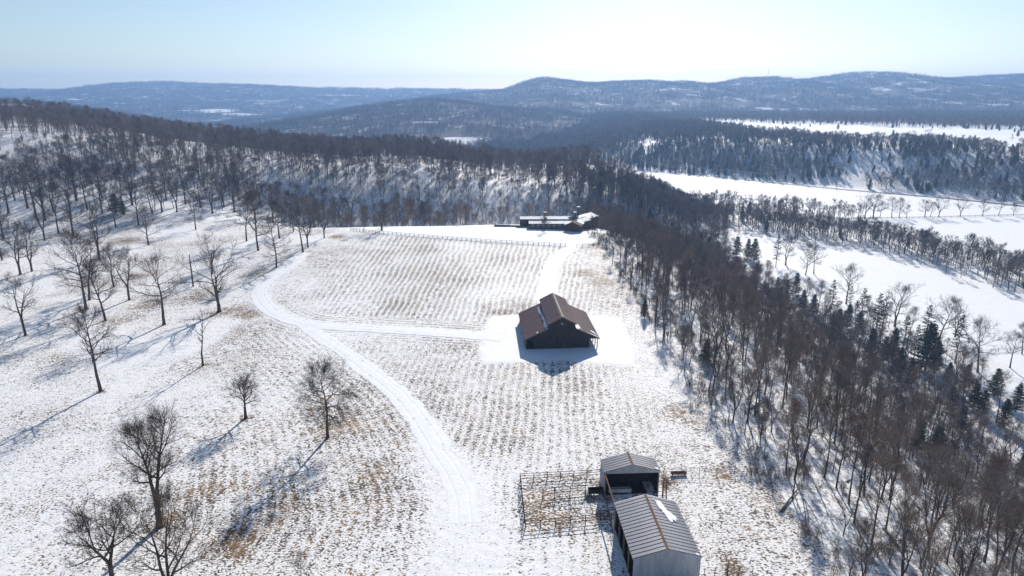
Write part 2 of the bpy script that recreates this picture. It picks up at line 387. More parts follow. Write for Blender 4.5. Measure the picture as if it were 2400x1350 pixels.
def covers():
    X, Y = GX, GY; e = edge_x(Y)
    nearm = (Y < 360) & (Y > -60) & (np.abs(X) < 330)
    r = 0.74 * np.ones_like(X)
    r *= 0.55 + 0.9 * fbm(X / 22.0, Y / 30.0, 31, 3)
    field = (X < e + 3) & (Y < 330)
    r = np.where(field, r, 0.06)
    # left pasture away from the lane: fainter tufts; bare drifted places
    r *= 1 - 0.14 * sm((-X - 40) / 40.0)
    r *= 1 - 0.5 * sm((fbm(X / 26.0, Y / 40.0, 77, 2) - 0.60) / 0.12) * (X < -62)
    r = np.where((X > 24) & field & (Y < 170), r * 0.9, r); r = np.where((X > 8) & field & (Y > 172), r * 1.15, r)
    rows = np.where(field, 1.0, 0.0) * sm((X + 72) / 25.0) * (1 - 0.75 * sm((X - 16) / 12.0))
    rows = np.where(Y < 150, rows * (0.45 + .2 * (X > -12)), rows)
    # bare worn ground round the sheds and the two-track
    tt = seg_dist(X, Y, TWO_TRACK); wid = 2.6 + 0.0 * Y
    near_end = 0.55 * sm((118 - Y) / 35.0)
    worn = 1 - np.clip((tt - 1.4 - 3.5 * near_end) / (1.2 + 4.0 * near_end), 0, 1)
    ruts = np.exp(-((tt - 1.0) / 0.35) ** 2)
    r = r * (1 - 0.85 * worn * (1 - .42 * near_end))
    rows = rows * (1 - worn)
    for pl, wd in ((FARM_LANE, 2.6), (DRIVE, 2.4)):
        d = seg_dist(X, Y, pl); k = 1 - np.clip((d - wd) / 0.8, 0, 1); r = r * (1 - k); rows = rows * (1 - k)
    k = area(X, Y, YARD, 1.2); r = r * (1 - k); rows = rows * (1 - k)
    k = area(X, Y, HOUSE_YARD, 3.0); r = r * (1 - k); rows = rows * (1 - k)
    k = area(X, Y, CORRAL, 0.8); r = r * (1 - k) + 0.92 * k; rows = rows * (1 - k)
    # drifted smooth snow beside the near shed
    k = np.exp(-(((X - 4) / 7) ** 2 + ((Y - 66) / 9) ** 2)); r = r * (1 - 0.7 * k)
    k = np.exp(-(((X - 30) / 9) ** 2 + ((Y - 128) / 7) ** 2)); r = r * (1 - 0.35 * k)
    gpatch = np.zeros_like(X)
    for (px, rad, s) in PATCHES:
        c = P(*px); d = np.hypot(X - c[0], (Y - c[1]) * 0.75) / rad
        lump = 0.35 + 1.3 * vnoise(X / 2.3, Y / 2.3, 55)
        gpatch = np.maximum(gpatch, s * np.clip(1.15 - d, 0, 1) * np.clip(lump, 0, 1))
    gpatch = np.maximum(gpatch, 0.08 * area(X, Y, CORRAL, 0.5))
    rr = np.where(nearm, r, r)
    # valley bottoms: clean snow
    valley = (Y > 330) | (X > e + 92)
    rr = np.where(valley, 0.0, rr)
    c = np.stack([rr, np.where(Y < 700, gpatch, 0), rows, np.ones_like(X)], -1).astype(np.float32)
    ca = ground.data.attributes.new('cover', 'FLOAT_COLOR', 'POINT'); ca.data.foreach_set('color', c.ravel())
    ux = X * math.cos(R(4)) - Y * math.sin(R(4))
    dl = seg_dist(X, Y, FARM_LANE); dt = seg_dist(X, Y, TWO_TRACK)
    xl = np.interp(Y, [p[1] for p in TWO_TRACK[::-1]], [p[0] for p in TWO_TRACK[::-1]])
    left = (X < xl) & (Y < 172)
    u = np.where(left, -dt, ux)
    fan = -33 + (X + 33) / (1 + .0032 * np.clip(Y - 170, -20, 170))
    u = np.where((Y >= 152) & ~left, fan, u)
    u = np.where((dl < 9) & (Y > 150), dl, u)
    fattr(ground.data, 'rowu', u)
    lit = in_woods(X, Y) * 0.7
    d = bluff_d(X, Y); lit = np.maximum(lit, 0.75 * sm(d / 20.0) * (1 - sm((d - 140) / 25.0)) * sm((X + 60) / 100.0))
    lit = np.maximum(lit, 0.8 * sm((Y - 900) / 150.0) * sm((120 - X + 0.3 * (Y - 900)) / 120.0))
    fattr(ground.data, 'litter', np.clip(lit, 0, 1))
covers()

def strip(name, line, width, mat, lift, label, cat, wob=0.25, fade=0):
    """a lane that follows the ground"""
    V, F, U, FD = [], [], [], []; n = len(line); cols = 7
    for i, p in enumerate(line):
        d = line[min(i + 1, n - 1)] - line[max(i - 1, 0)]; d = d / np.linalg.norm(d); nn = np.array([-d[1], d[0]])
        fd = min(1.0, (n - 1 - i) / (n * fade)) if fade else 1.0
        for k in range(cols):
            t = -1 + 2 * k / (cols - 1); ww = width / 2 * (1 + wob * (vnoise(i * .5, 3.0 + (1 if t > 0 else 0) * 7, 9) - .5)) * t
            q = p + nn * ww; V.append((q[0], q[1], float(zf(q[0], q[1])) + (lift + 0.03 * (1 - t * t)) * fd + .008)); U.append(t); FD.append(fd)
    for i in range(n - 1):
        for k in range(cols - 1):
            a = i * cols + k; F.append((a + 1, a, a + cols, a + cols + 1))
    o = mesh_obj(name, V, F, mat, smooth=True); fattr(o.data, 'across', U); fattr(o.data, 'fade', FD)
    return tag(o, label, cat, kind='structure')
strip('farm_lane', FARM_LANE, 5.2, M['lane'], 0.035, 'snow covered farm lane curving round the hay field to the barn', 'lane')
strip('field_track', TWO_TRACK[:int(len(TWO_TRACK) * .86)], 4.6, M['lane'], 0.02, 'rutted two wheel track crossing the stubble from the lane towards the sheds', 'track', .5, .6)
strip('driveway', DRIVE, 4.9, M['snow'], 0.03, 'smooth snowed over driveway running from the barn to the house fence', 'driveway')
def sheet(name, poly, mat, lift, label, cat, step=1.5):
    cx, cy = np.mean([p[0] for p in poly]), np.mean([p[1] for p in poly]); rings = 6; line = []
    m = len(poly)
    for i in range(m):
        a, b = np.array(poly[i]), np.array(poly[(i + 1) % m]); k = max(2, int(np.linalg.norm(b - a) / step))
        line += [np.array([cx, cy]) + (a + (b - a) * t / k - np.array([cx, cy])) * (1 + .022 * math.sin(i * 5 + t * 2.1) + .02 * math.sin(i * 2 + t * 4.7)) for t in range(k)]
    n = len(line); V = [(cx, cy, float(zf(cx, cy)) + lift)]; F = []
    for r_ in range(1, rings + 1):
        for p in line:
            q = np.array([cx, cy]) + (p - np.array([cx, cy])) * r_ / rings; V.append((q[0], q[1], float(zf(*q)) + lift))
    for i in range(n): F.append((0, 1 + i, 1 + (i + 1) % n))
    for r_ in range(rings - 1):
        for i in range(n):
            a = 1 + r_ * n + i; b = 1 + r_ * n + (i + 1) % n; F.append((a, a + n, b + n, b))
    return tag(mesh_obj(name, V, F, mat, smooth=True), label, cat, kind='structure')
sheet('barnyard', YARD, M['snow'], 0.02, 'smooth white snow of the yard around the brown barn', 'yard')
ROAD = smooth_line(W([(1360, 386), (1480, 394), (1650, 412), (1800, 427), (1950, 442), (2100, 455), (2250, 468), (2420, 486)]), 6)
M['road'] = simple('wet_road', (0.035, 0.035, 0.04), (0.09, 0.09, 0.10), 0.3, 0.7, 0.3)
strip('valley_road', ROAD, 6.5, M['road'], 0.25, 'dark cleared road along the foot of the wooded bluff', 'road', 0.1)

# ------------------------------------------------------------------ far hills
def at_y(px, py, Y):
    v = (py - 675.0) / FPX; k = Y / (CP - v * SP); return (px - 1200.0) / FPX * k, CAM_H - k * (SP + v * CP)
def ridge(name, sil, Y0, Yr, Y1, x0, x1, step, base, seed, amp, label, trees=9.0, fields=()):
    t = [at_y(px, py, Yr) for px, py in sil]; tx = np.array([a for a, b in t]); tz = np.array([b for a, b in t]) - trees
    def hz(X, Y):
        zr = np.interp(X, tx, tz) + 7 * (fbm(X / (Yr * .02), Y / (Yr * .1), seed + 3, 3) - .5)
        a = np.clip((Y - Y0) / (Yr - Y0), 0, 1); pr = 0.35 * a + 0.65 * sm(a)
        back = sm((Y - Yr) / (Y1 - Yr))
        n = fbm(X / (Yr * .11), Y / (Yr * .13), seed, 4) - 0.5
        z = base + (zr - base) * pr * (1 - 0.7 * back) + amp * n * 4 * a * (1 - a) * 1.4
        return z
    xs_ = np.arange(x0, x1 + 1, step); ys_ = np.arange(Y0 - step * 2, Y1 + 1, step * 1.2)
    o, X, Y, Z = grid_mesh(name, xs_, ys_, hz, M['hill'])
    def openf(X, Y):
        f = np.zeros_like(X)
        for (px, py, rx, ry) in fields:
            d = ray(px, py); ts = np.linspace(Y0, Y1, 400); xx, yy = d[0] / d[1] * ts, ts; zz = CAM_H + d[2] / d[1] * ts
            b = zz < hz(xx, yy) + 2
            if not b.any(): continue
            i = int(np.argmax(b)); cx, cy = xx[i], yy[i]
            q = np.hypot((X - cx) / rx, (Y - cy) / ry) + 0.7 * (vnoise(X / (rx * .4), Y / (ry * .4), seed + 9) - .5)
            f = np.maximum(f, np.clip(1.5 - q, 0, 1))
        return f
    fattr(o.data, 'open', openf(X, Y))
    tag(o, label, 'hill', kind='structure')
    return o, hz, openf
HILLS = []
HILLS.append((*ridge('hill_ridge', [(-700, 320), (300, 300), (620, 278), (800, 252), (1000, 224), (1110, 212), (1180, 206), (1230, 187), (1275, 178), (1330, 184), (1400, 191), (1440, 185), (1530, 184), (1560, 190), (1590, 186), (1640, 193),
    (1700, 189), (1745, 179), (1825, 175), (1850, 186), (1910, 180), (1960, 174), (2020, 164), (2080, 170), (2130, 178), (2200, 182), (2280, 176), (2400, 170), (2700, 180), (3400, 190)], 1350, 3000, 4200, -2200, 4300, 16, -36, 11, 26,
    'long wooded ridge with rounded knobs behind the valley', 12, [(1590, 207, 75, 16), (1710, 198, 60, 9), (1790, 189, 130, 8), (1860, 186, 50, 14), (1370, 268, 30, 30), (1630, 222, 30, 20), (1800, 255, 50, 14), (2330, 205, 60, 14)]), 1300, 4000, -1700, 3600))
HILLS.append((*ridge('hill_spur', [(-400, 345), (500, 300), (640, 282), (760, 262), (860, 244), (940, 232), (1000, 226), (1060, 229), (1150, 241), (1260, 252), (1400, 262), (1600, 275), (1900, 300), (2600, 340)], 1000, 1900, 2600, -1500, 1500, 12, -40, 23, 14,
    'low wooded spur sloping down in front of the ridge', 12, [(1065, 328, 45, 40), (1350, 268, 25, 14), (1000, 285, 40, 10), (1520, 277, 20, 12)]), 1050, 2500, -900, 900))
HILLS.append((*ridge('far_plateau', [(-900, 200), (-300, 203), (0, 206), (100, 208), (170, 209), (215, 203), (250, 196), (330, 190), (420, 190), (520, 195), (640, 199), (760, 204), (850, 205), (1000, 206), (1110, 208), (1300, 210), (1800, 212), (2600, 212)],
    2500, 4300, 5150, -5000, 2000, 26, -38, 37, 30, 'flat topped far plateau, hazy blue', 12, [(500, 259, 110, 75), (560, 268, 80, 50), (720, 270, 75, 18), (620, 236, 90, 22), (790, 222, 110, 30), (380, 207, 90, 18), (1060, 209, 120, 30), (880, 213, 100, 24), (170, 233, 60, 18), (460, 222, 70, 16), (650, 250, 50, 14)]), 2650, 4500, -3700, 800))
HILLS.append((*ridge('near_hill', [(-900, 190), (-300, 205), (0, 226), (60, 236), (130, 250), (200, 262), (300, 280), (420, 310), (600, 330)], 800, 1250, 1800, -1900, -350, 12, -34, 51, 8, 'dark wooded hill shoulder behind the pasture wood', 12, ()), 820, 1500, -1500, -420))
# ------------------------------------------------------------------ building materials
M['barn_roof'] = simple('brown_metal_roof', (0.195, 0.112, 0.105), (0.265, 0.162, 0.152), 0.5, 0.45, 0.4, stretch=(.5, 2.0, 1))
M['barn_wall'] = simple('dark_brown_siding', (0.040, 0.032, 0.032), (0.070, 0.055, 0.053), 1.2, 0.7, 0.2, stretch=(3, 3, .4))
M['barn_trim'] = simple('brown_trim', (0.13, 0.095, 0.085), (0.19, 0.145, 0.13), 1.0, 0.6, 0.3)
M['wood'] = simple('weathered_timber', (0.16, 0.105, 0.065), (0.30, 0.21, 0.14), 2.0, 0.85, 0.1, stretch=(2, 2, .4))
M['dark_in'] = simple('shade_and_trough_dark', (0.02, 0.018, 0.016), (0.05, 0.043, 0.038), 1.0, 0.9, 0.05)  # near-black stands in for interior shade; the trough itself is dark
M['tin'] = simple('galvanised_sheet', (0.29, 0.30, 0.33), (0.45, 0.46, 0.49), 0.7, 0.42, 0.5, metal=0.35, stretch=(.6, 3.0, 1))
M['tin_wall'] = simple('galvanised_wall', (0.33, 0.35, 0.38), (0.46, 0.48, 0.51), 0.6, 0.4, 0.5, metal=0.3, stretch=(2.5, 2.5, .5))
M['rust'] = simple('rusty_steel', (0.15, 0.075, 0.048), (0.29, 0.165, 0.115), 2.5, 0.85, 0.1)
M['rust_dk'] = simple('rust_stain', (0.12, 0.085, 0.078), (0.24, 0.19, 0.18), 1.3, 0.85, 0.1)
M['pipe'] = simple('old_fence_steel', (0.045, 0.030, 0.024), (0.10, 0.065, 0.05), 2.0, 0.95, 0.05)
M['white'] = simple('white_paint', (0.66, 0.66, 0.66), (0.80, 0.80, 0.79), 1.0, 0.6, 0.3)
M['glass'] = simple('window_glass', (0.02, 0.025, 0.03), (0.05, 0.06, 0.07), 1.0, 0.1, 0.6)
M['stone'] = simple('field_stone', (0.12, 0.095, 0.085), (0.30, 0.25, 0.22), 2.6, 0.9, 0.1, bump=0.5)
M['shingle'] = simple('brown_shingles', (0.10, 0.075, 0.065), (0.19, 0.15, 0.13), 1.6, 0.9, 0.1)
M['log'] = simple('brown_log_siding', (0.075, 0.048, 0.034), (0.15, 0.10, 0.07), 1.5, 0.85, 0.1, stretch=(.4, .4, 4))

def roof_pt(s, t, y, half, zr, ze, off=0.0):
    """point on a roof slope: s side, t 0 ridge..1 eave"""
    sl = math.atan2(zr - ze, half)
    return (s * (t * half + off * math.sin(sl)), y, zr - t * (zr - ze) + off * math.cos(sl))
def snow_patch(parent, s, outline, half, zr, ze, base=0.05, th=0.07, tmin=0.0):
    """snow left on a roof slope; outline in (t, y)"""
    c = (sum(p[0] for p in outline) / len(outline), sum(p[1] for p in outline) / len(outline))
    line = [np.array(p) for p in smooth_line(list(map(np.array, outline)) + [np.array(outline[0])], 5)[:-1]]
    rnd = random.Random(int(abs(c[1]) * 100)); n = len(line)
    line = [np.array(c) + (p - np.array(c)) * (1 + rnd.uniform(-.16, .16)) for p in line]
    line = [np.array([min(max(p[0], tmin), .985), p[1]]) for p in line]
    V, F = [], []
    for k, (q, off) in enumerate(((1.0, base), (0.97, base + th * .7), (0.86, base + th))):
        V += [roof_pt(s, *(np.array(c) + (p - np.array(c)) * q), half, zr, ze, off) for p in line]
    for k in range(2):
        for i in range(n):
            j = (i + 1) % n; F.append((k * n + i, k * n + j, k * n + n + j, k * n + n + i))
    F.append(tuple(range(2 * n, 3 * n))); 
    if s < 0: F = [tuple(reversed(f)) for f in F]
    o = mesh_obj('snow_patch', V, F, M['snow'], parent); o['label'] = 'patch of old snow left on the metal roof'; return o
def ribbed_slope(name, s, t0, t1, y0, y1, half, zr, ze, mat, pitch, parent, rib=0.035, th=0.05):
    mb = MB(); q = [roof_pt(s, t, y, half, zr, ze) for t, y in ((t0, y0), (t1, y0), (t1, y1), (t0, y1))]
    mb.slab(q if s > 0 else q[::-1], th)
    n = int((y1 - y0) / pitch)
    for i in range(n + 1):
        y = y0 + 0.02 + (y1 - y0 - 0.04) * i / n
        q = [roof_pt(s, t, yy, half, zr, ze, rib) for t, yy in ((t0 + .002, y - .022), (t1 - .002, y - .022), (t1 - .002, y + .022), (t0 + .002, y + .022))]
        mb.slab(q if s > 0 else q[::-1], rib + .01)
    return mb.build(name, mat, parent)
def ribbed_wall(name, xa, xb, y, zbot, ztop_f, mat, parent, pitch=0.3, depth=0.035, axis='x', th=0.05, out=-1):
    """corrugated upright sheet; ztop_f(x) gives its top edge"""
    mb = MB(); n = max(2, int(round((xb - xa) / pitch)))
    brk = sorted(set([round(xa + (xb - xa) * i / n, 4) for i in range(n + 1)]))
    def pt(x, d, z): return (x, y + out * d, z) if axis == 'x' else (y + out * d, x, z)
    for a, b in zip(brk[:-1], brk[1:]):
        w_ = b - a
        for (p, q, d0, d1) in ((a, a + w_ * .55, 0, 0), (a + w_ * .55, a + w_ * .65, 0, depth), (a + w_ * .65, a + w_ * .9, depth, depth), (a + w_ * .9, b, depth, 0)):
            f = [pt(p, d0, zbot), pt(q, d1, zbot), pt(q, d1, ztop_f(q)), pt(p, d0, ztop_f(p))]
            mb.face(f)
    mb.face([pt(xa, -th, zbot), pt(xa, -th, ztop_f(xa))] + [pt(x, -th, ztop_f(x)) for x in brk[1:-1]] + [pt(xb, -th, ztop_f(xb)), pt(xb, -th, zbot)])
    return mb.build(name, mat, parent)

# ------------------------------------------------------------------ the brown barn with a raised centre
def barn():
    c = P(1316.5, 816.5); b = empty('barn', (c[0], c[1], c[2]), R(3.3), 'large dark brown barn with raised centre roof standing in a smooth snow yard', 'barn')
    HW, LEN, ZE, ZI, MW, ZME, ZR = 8.75, 19.2, 2.35, 5.05, 3.05, 6.05, 7.65     # half width, length, eave, roof top at the monitor, monitor half width, its eave, ridge
    ov = 0.35; slope = (ZI - ZE) / (HW - MW)
    zline = lambda x: ZI - (abs(x) - MW) * slope        # underside line of the lean-to roof
    full_r = ZI + MW * slope                            # where the lean-to slope would meet the centre line
    L_ = LEN + ov
    for s in (-1, 1):
        r = ribbed_slope('lean_to_roof', s, MW / HW, 1.0, -ov, L_, HW, full_r, ZE, M['barn_roof'], 0.30, b)
        r['label'] = 'brown metal lean-to roof slope'
        mr = ribbed_slope('centre_roof', s, 0.0, 1.0, -ov, L_, MW + 0.35, ZR + .08, ZME - 0.10, M['barn_roof'], 0.30, b)
        f = MB(); q = [roof_pt(s, t, -ov - .03, HW, full_r, ZE, .02) for t in (MW / HW + .004, 1.0)]
        f.slab([q[0], q[1], (q[1][0], q[1][1] + .025, q[1][2]), (q[0][0], q[0][1] + .025, q[0][2])][::s], .22); f.build('fascia_board', M['barn_trim'], b)
        f = MB(); q = [roof_pt(s, t, -ov - .03, MW + .35, ZR + .08, ZME - .1, .02) for t in (0.004, 1.0)]
        f.slab([q[0], q[1], (q[1][0], q[1][1] + .025, q[1][2]), (q[0][0], q[0][1] + .025, q[0][2])][::s], .22); f.build('fascia_board', M['barn_trim'], b)
        if s < 0:
            snow_patch(r, s, [(.36, 1.0), (.43, .6), (.45, 3.0), (.41, 5.0), (.44, 7.5), (.425, 10.5), (.46, 12.2), (.47, 15.0), (.41, 16.5), (.40, 12.0), (.38, 8.0), (.365, 4.0)], HW, full_r, ZE, tmin=.358)
            snow_patch(r, s, [(.62, -.05), (.67, -.1), (.66, .5), (.63, .6)], HW, full_r, ZE, tmin=.358)
        else:
            snow_patch(r, s, [(.36, -.1), (.46, .1), (.50, 1.2), (.47, 2.6), (.42, 4.0), (.40, 7), (.405, 11), (.40, 14), (.37, 14.5), (.36, 9), (.36, 4)], HW, full_r, ZE, tmin=.358)
            snow_patch(r, s, [(.82, 3.2), (.90, 2.8), (.95, .9), (.90, 1.4), (.86, 1.8), (.80, 2.4)], HW, full_r, ZE, tmin=.358)
            snow_patch(r, s, [(.60, -.2), (.75, -.25), (.97, -.25), (.985, .05), (.85, .15), (.7, .05)], HW, full_r, ZE, tmin=.358)
    rc = MB()
    for s in (-1, 1):
        q = [roof_pt(s, t, y, MW + .35, ZR + .08, ZME - .1, .055) for t, y in ((0, -ov - .02), (.09, -ov - .02), (.09, L_ + .02), (0, L_ + .02))]
        rc.slab(q if s > 0 else q[::-1], .02)
    rc.build('ridge_cap', M['barn_trim'], b)
    # walls: closed front and back, the two alleys open at the outer corners
    AX = 6.4
    up = lambda x: (ZR - 0.05 - (abs(x)) * (ZR - ZME + .12) / (MW + .3)) if abs(x) < MW else zline(x) - 0.04
    fw = ribbed_wall('front_wall', -AX, AX, 0.0, -.6, lambda x: zline(max(abs(x), MW)) - 0.06, M['barn_wall'], b, 0.34)
    gw = ribbed_wall('gable_wall', -MW, MW, 0.012, ZI - .06, lambda x: up(min(abs(x), MW - 1e-3)), M['barn_wall'], b, 0.34)
    for s in (-1, 1):
        xa, xb = sorted((s * AX, s * (HW - .55)))
        ribbed_wall('alley_header', xa, xb, 0.0, 2.25, lambda x: max(2.27, zline(x) - .06), M['barn_wall'], b, 0.34)
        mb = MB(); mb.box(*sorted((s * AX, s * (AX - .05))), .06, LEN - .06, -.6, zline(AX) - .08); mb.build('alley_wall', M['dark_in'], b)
        mb = MB(); mb.box(*sorted((s * (MW + .0), s * (MW - .06))), .06, LEN - .06, ZI - .1, ZME + .02); mb.build('centre_side_wall', M['barn_wall'], b)
        for i in range(8):
            y = .12 + i * (LEN - .3) / 7
            mb = MB(); mb.box(s * (HW - .5) - .09, s * (HW - .5) + .09, y - .09, y + .09, -.6, zline(HW - .5) - .08); mb.build('post', M['wood'], b)
        mb = MB(); mb.box(s * (HW - .5) - .05, s * (HW - .5) + .05, .03, LEN - .03, 2.12, 2.32); mb.build('eave_beam', M['wood'], b)
        mb = MB(); mb.box(*sorted((s * AX, s * (HW - .3))), LEN * .55, LEN * .55 + .08, -.6, 2.5); mb.build('stall_wall', M['wood'], b)
    mb = MB(); mb.prism([(-HW + .3, -.6), (HW - .3, -.6), (HW - .3, zline(HW - .3) - .1), (MW, ZI - .06), (MW, ZME), (0, ZR - .12), (-MW, ZME), (-MW, ZI - .06), (-HW + .3, zline(HW - .3) - .1)], LEN - .05, LEN)
    mb.build('back_wall', M['barn_wall'], b)
    mb = MB(); mb.box(-AX, AX, -.10, -.05, 2.62, 2.76); mb.build('trim_rail', M['barn_wall'], b)
    mb = MB(); mb.box(-MW, MW, -.09, -.045, ZI - .14, ZI - .02); mb.build('trim_rail', M['barn_wall'], b)
    for s in (-1, 1):
        mb = MB(); mb.box(*sorted((s * .03, s * 2.0)), -.11, -.06, .05, 4.3)
        for k in range(5): mb.box(*sorted((s * (.22 + k * .4), s * (.27 + k * .4))), -.125, -.11, .1, 4.25)
        mb.build('sliding_door', M['barn_wall'], b)
    wn = MB(); wn.box(-.34, .34, -.075, -.02, 5.78, 6.38); wn = wn.build('window', M['barn_trim'], b)
    mb = MB(); mb.box(-.24, .24, -.095, -.078, 5.86, 6.30); mb.build('pane', M['glass'], wn)
    mb = MB(); mb.box(-.2, .2, -.105, -.097, 5.86, 6.02); mb.build('louvre', M['white'], wn)
    fl = MB(); fl.box(-HW + .45, HW - .45, .02, LEN - .1, -.3, .06); fl.build('shaded_floor_slab', M['dark_in'], b)  # dark slab reaches into the alleys, their shade put into its colour
barn()

# ------------------------------------------------------------------ two galvanised sheds
def shed(LF, RF, RB, ze, rise, label, npan, open_front, rz=R(2.6)):
    a, b_, k = PZ(*LF, ze), PZ(*RF, ze), PZ(*RB, ze)
    half = np.linalg.norm(b_ - a) / 2; cx = (a + b_) / 2; LEN = float((k - b_)[1]) / math.cos(rz)
    g = float(zf(cx[0], cx[1])); zr = ze + rise - g; ze = ze - g
    t = empty('metal_shed', (cx[0], cx[1], g), rz, label, 'shed')
    pw = LEN / npan
    for s in (-1, 1):
        mb = MB(); q = [roof_pt(s, tt, y, half, zr, ze) for tt, y in ((0.0, .006), (1.0, .006), (1.0, pw - .006), (0.0, pw - .006))]
        mb.slab(q if s > 0 else q[::-1], .03)
        for j in range(1, 4):
            y = pw * j / 4; q = [roof_pt(s, tt, yy, half, zr, ze, .022) for tt, yy in ((.01, y - .014), (.998, y - .014), (.998, y + .014), (.01, y + .014))]
            mb.slab(q if s > 0 else q[::-1], .03)
        q = [roof_pt(s, tt, yy, half, zr, ze, .034) for tt, yy in ((.03, .008), (.999, .008), (.999, .075 if s < 0 else .06), (.03, .075 if s < 0 else .06))]
        mb.slab(q if s > 0 else q[::-1], .045, 1)
        p0 = mb.build('roof_panel', [M['tin'], M['rust_dk']], t)
        for i in range(1, npan):
            o = p0.copy(); COL.objects.link(o); o.parent = t; o.location = (0, i * pw, 0)
        mb = MB(); q = [roof_pt(s, tt, y, half, zr, ze, -.01) for tt, y in ((0.0, -.03), (1.0, -.03), (1.0, -.002), (0.0, -.002))]
        mb.slab(q if s > 0 else q[::-1], .16); mb.build('gable_trim', M['tin'], t)
    rc = MB()
    for s in (-1, 1):
        q = [roof_pt(s, tt, y, half, zr, ze, .05) for tt, y in ((0, -.03), (.034, -.03), (.034, LEN + .03), (0, LEN + .03))]
        rc.slab(q if s > 0 else q[::-1], .02)
    rc.build('ridge_cap', M['rust'], t)
    top = lambda x: zr - abs(x) / half * (zr - ze) - .06
    hw = half - .12
    if open_front:
        ribbed_wall('gable_sheet', -hw, hw, .05, ze - .28, top, M['tin_wall'], t, .24)
        sides = (-1, 1)
    else:
        ribbed_wall('front_wall', -hw, hw, .05, -.6, top, M['tin_wall'], t, .24)
        sides = (1,)
    ribbed_wall('back_wall', -hw, hw, LEN - .06, -.6, top, M['tin_wall'], t, .24, out=1)
    for s in sides: ribbed_wall('side_wall', .1, LEN - .1, s * (hw - .02), -.6, lambda x: ze - .08, M['tin_wall'], t, .24, axis='y', out=s)
    npost = 3 if open_front else 5
    mb = MB(); mb.box(-hw + .15, hw - .15, .35 if open_front else .2, LEN - .2, -.1, .05); mb.build('shade_floor', M['dark_in'], t)  # added floor, its dark colour paints the shade under the roof
    mb = MB(); mb.box(-hw + .2, hw - .2, LEN - .18, LEN - .14, .06, ze - .1); mb.build('shade_lining', M['dark_in'], t)  # added dark sheet standing in for shade on the tin back wall
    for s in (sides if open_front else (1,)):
        mb = MB(); mb.box(*sorted((s * (hw - .26), s * (hw - .22))), .25, LEN - .2, .06, ze - .4); mb.build('shade_lining', M['dark_in'], t)  # same added shade sheet along the closed sides
    for s in (-1, 1):
        for i in range(npost):
            y = .14 + i * (LEN - .3) / (npost - 1)
            mb = MB(); mb.box(s * (hw - .12) - .075, s * (hw - .12) + .075, y - .075, y + .075, -.6, ze - .1); mb.build('post', M['wood'], t)
        mb = MB(); mb.box(s * (hw - .12) - .04, s * (hw - .12) + .04, .1, LEN - .1, ze - .36, ze - .11); mb.build('eave_beam', M['wood'], t)
    for i in range(npost):
        y = .14 + i * (LEN - .3) / (npost - 1)
        mb = MB(); mb.slab([(-hw, y - .03, ze - .12), (0, y - .03, zr - .12), (0, y + .03, zr - .12), (-hw, y + .03, ze - .12)], .15)
        mb.slab([(0, y - .03, zr - .12), (hw, y - .03, ze - .12), (hw, y + .03, ze - .12), (0, y + .03, zr - .12)], .15); mb.build('rafter', M['wood'], t)
    return t, half, LEN, zr, ze, g
SA = shed((1415.9, 1106.8), (1549, 1104.3), (1534.4, 1073.8), 3.7, 1.15, 'short open fronted grey metal shed beside the pipe corral', 6, True)
SB = shed((1483, 1311), (1645.6, 1304.8), (1582, 1174), 3.7, 1.2, 'long grey metal shed with rusty ridge and one big snow patch on its roof', 17, False)
snow_patch(SB[0], 1, [(.20, 10.6), (.36, 10.5), (.48, 9.6), (.52, 8.6), (.66, 8.0), (.74, 6.9), (.66, 6.2), (.60, 6.6), (.50, 5.9), (.40, 6.8), (.34, 7.9), (.26, 9.0)], SB[1], SB[3], SB[4])
snow_patch(SB[0], 1, [(.80, .1), (.9, .02), (.93, .3), (.84, .45)], SB[1], SB[3], SB[4])
snow_patch(SA[0], 1, [(.80, .15), (.90, .05), (.93, .5), (.83, .6)], SA[1], SA[3], SA[4])
def corner(S, sx, y):
    t, half, L_, zr, ze, g = S; c, s = math.cos(t.rotation_euler.z), math.sin(t.rotation_euler.z)
    x = sx * half; return np.array([t.location.x + x * c - y * s, t.location.y + x * s + y * c, g + ze])
# long timber rail from shed to shed
def between():
    a, b = corner(SA, -1, -.05), corner(SB, -1, SB[2] + .05)
    mb = MB(); mb.tube([(0, 0, 0), tuple((b - a) * .5 + np.array([0, 0, -.06])), tuple(b - a)], .10, 6)
    o = mb.build('roof_beam', M['rust']); o.location = a + np.array([0.12, 0, -.22]); tag(o, 'pale rusty pipe beam joining the eaves of the two metal sheds', 'beam')
between()
# things round the sheds
def plank_box(name, loc, rz, L_, w_, h, mat, label, cat, legs=True):
    t = empty(name, loc, rz, label, cat)
    mb = MB(); mb.box(-L_ / 2, L_ / 2, -w_ / 2, w_ / 2, h * .45, h * .5); mb.build('floor', mat, t)
    for s in (-1, 1):
        mb = MB(); mb.box(-L_ / 2, L_ / 2, *sorted((s * w_ / 2, s * (w_ / 2 + .05))), h * .42, h); mb.build('side_board', mat, t)
        mb = MB(); mb.box(*sorted((s * L_ / 2, s * (L_ / 2 + .05))), -w_ / 2 - .05, w_ / 2 + .05, h * .42, h * 1.02); mb.build('end_board', mat, t)
    if legs:
        for sx in (-1, 1):
            for sy in (-1, 1):
                mb = MB(); mb.box(sx * (L_ / 2 - .25) - .05, sx * (L_ / 2 - .25) + .05, sy * (w_ / 2 - .1) - .04, sy * (w_ / 2 - .1) + .04, -.15, h * .45); mb.build('leg', mat, t)
    return t
c = P(1590, 1113); plank_box('feed_bunk', c, R(1), 2.3, .5, .5, M['rust'], 'long rusty brown feed bunk on legs along the wire fence', 'feed bunk')
c = P(1397, 1158); plank_box('water_trough', c, R(3), 2.2, .9, .9, M['dark_in'], 'dark low trough against the corner of the open fronted shed', 'trough')
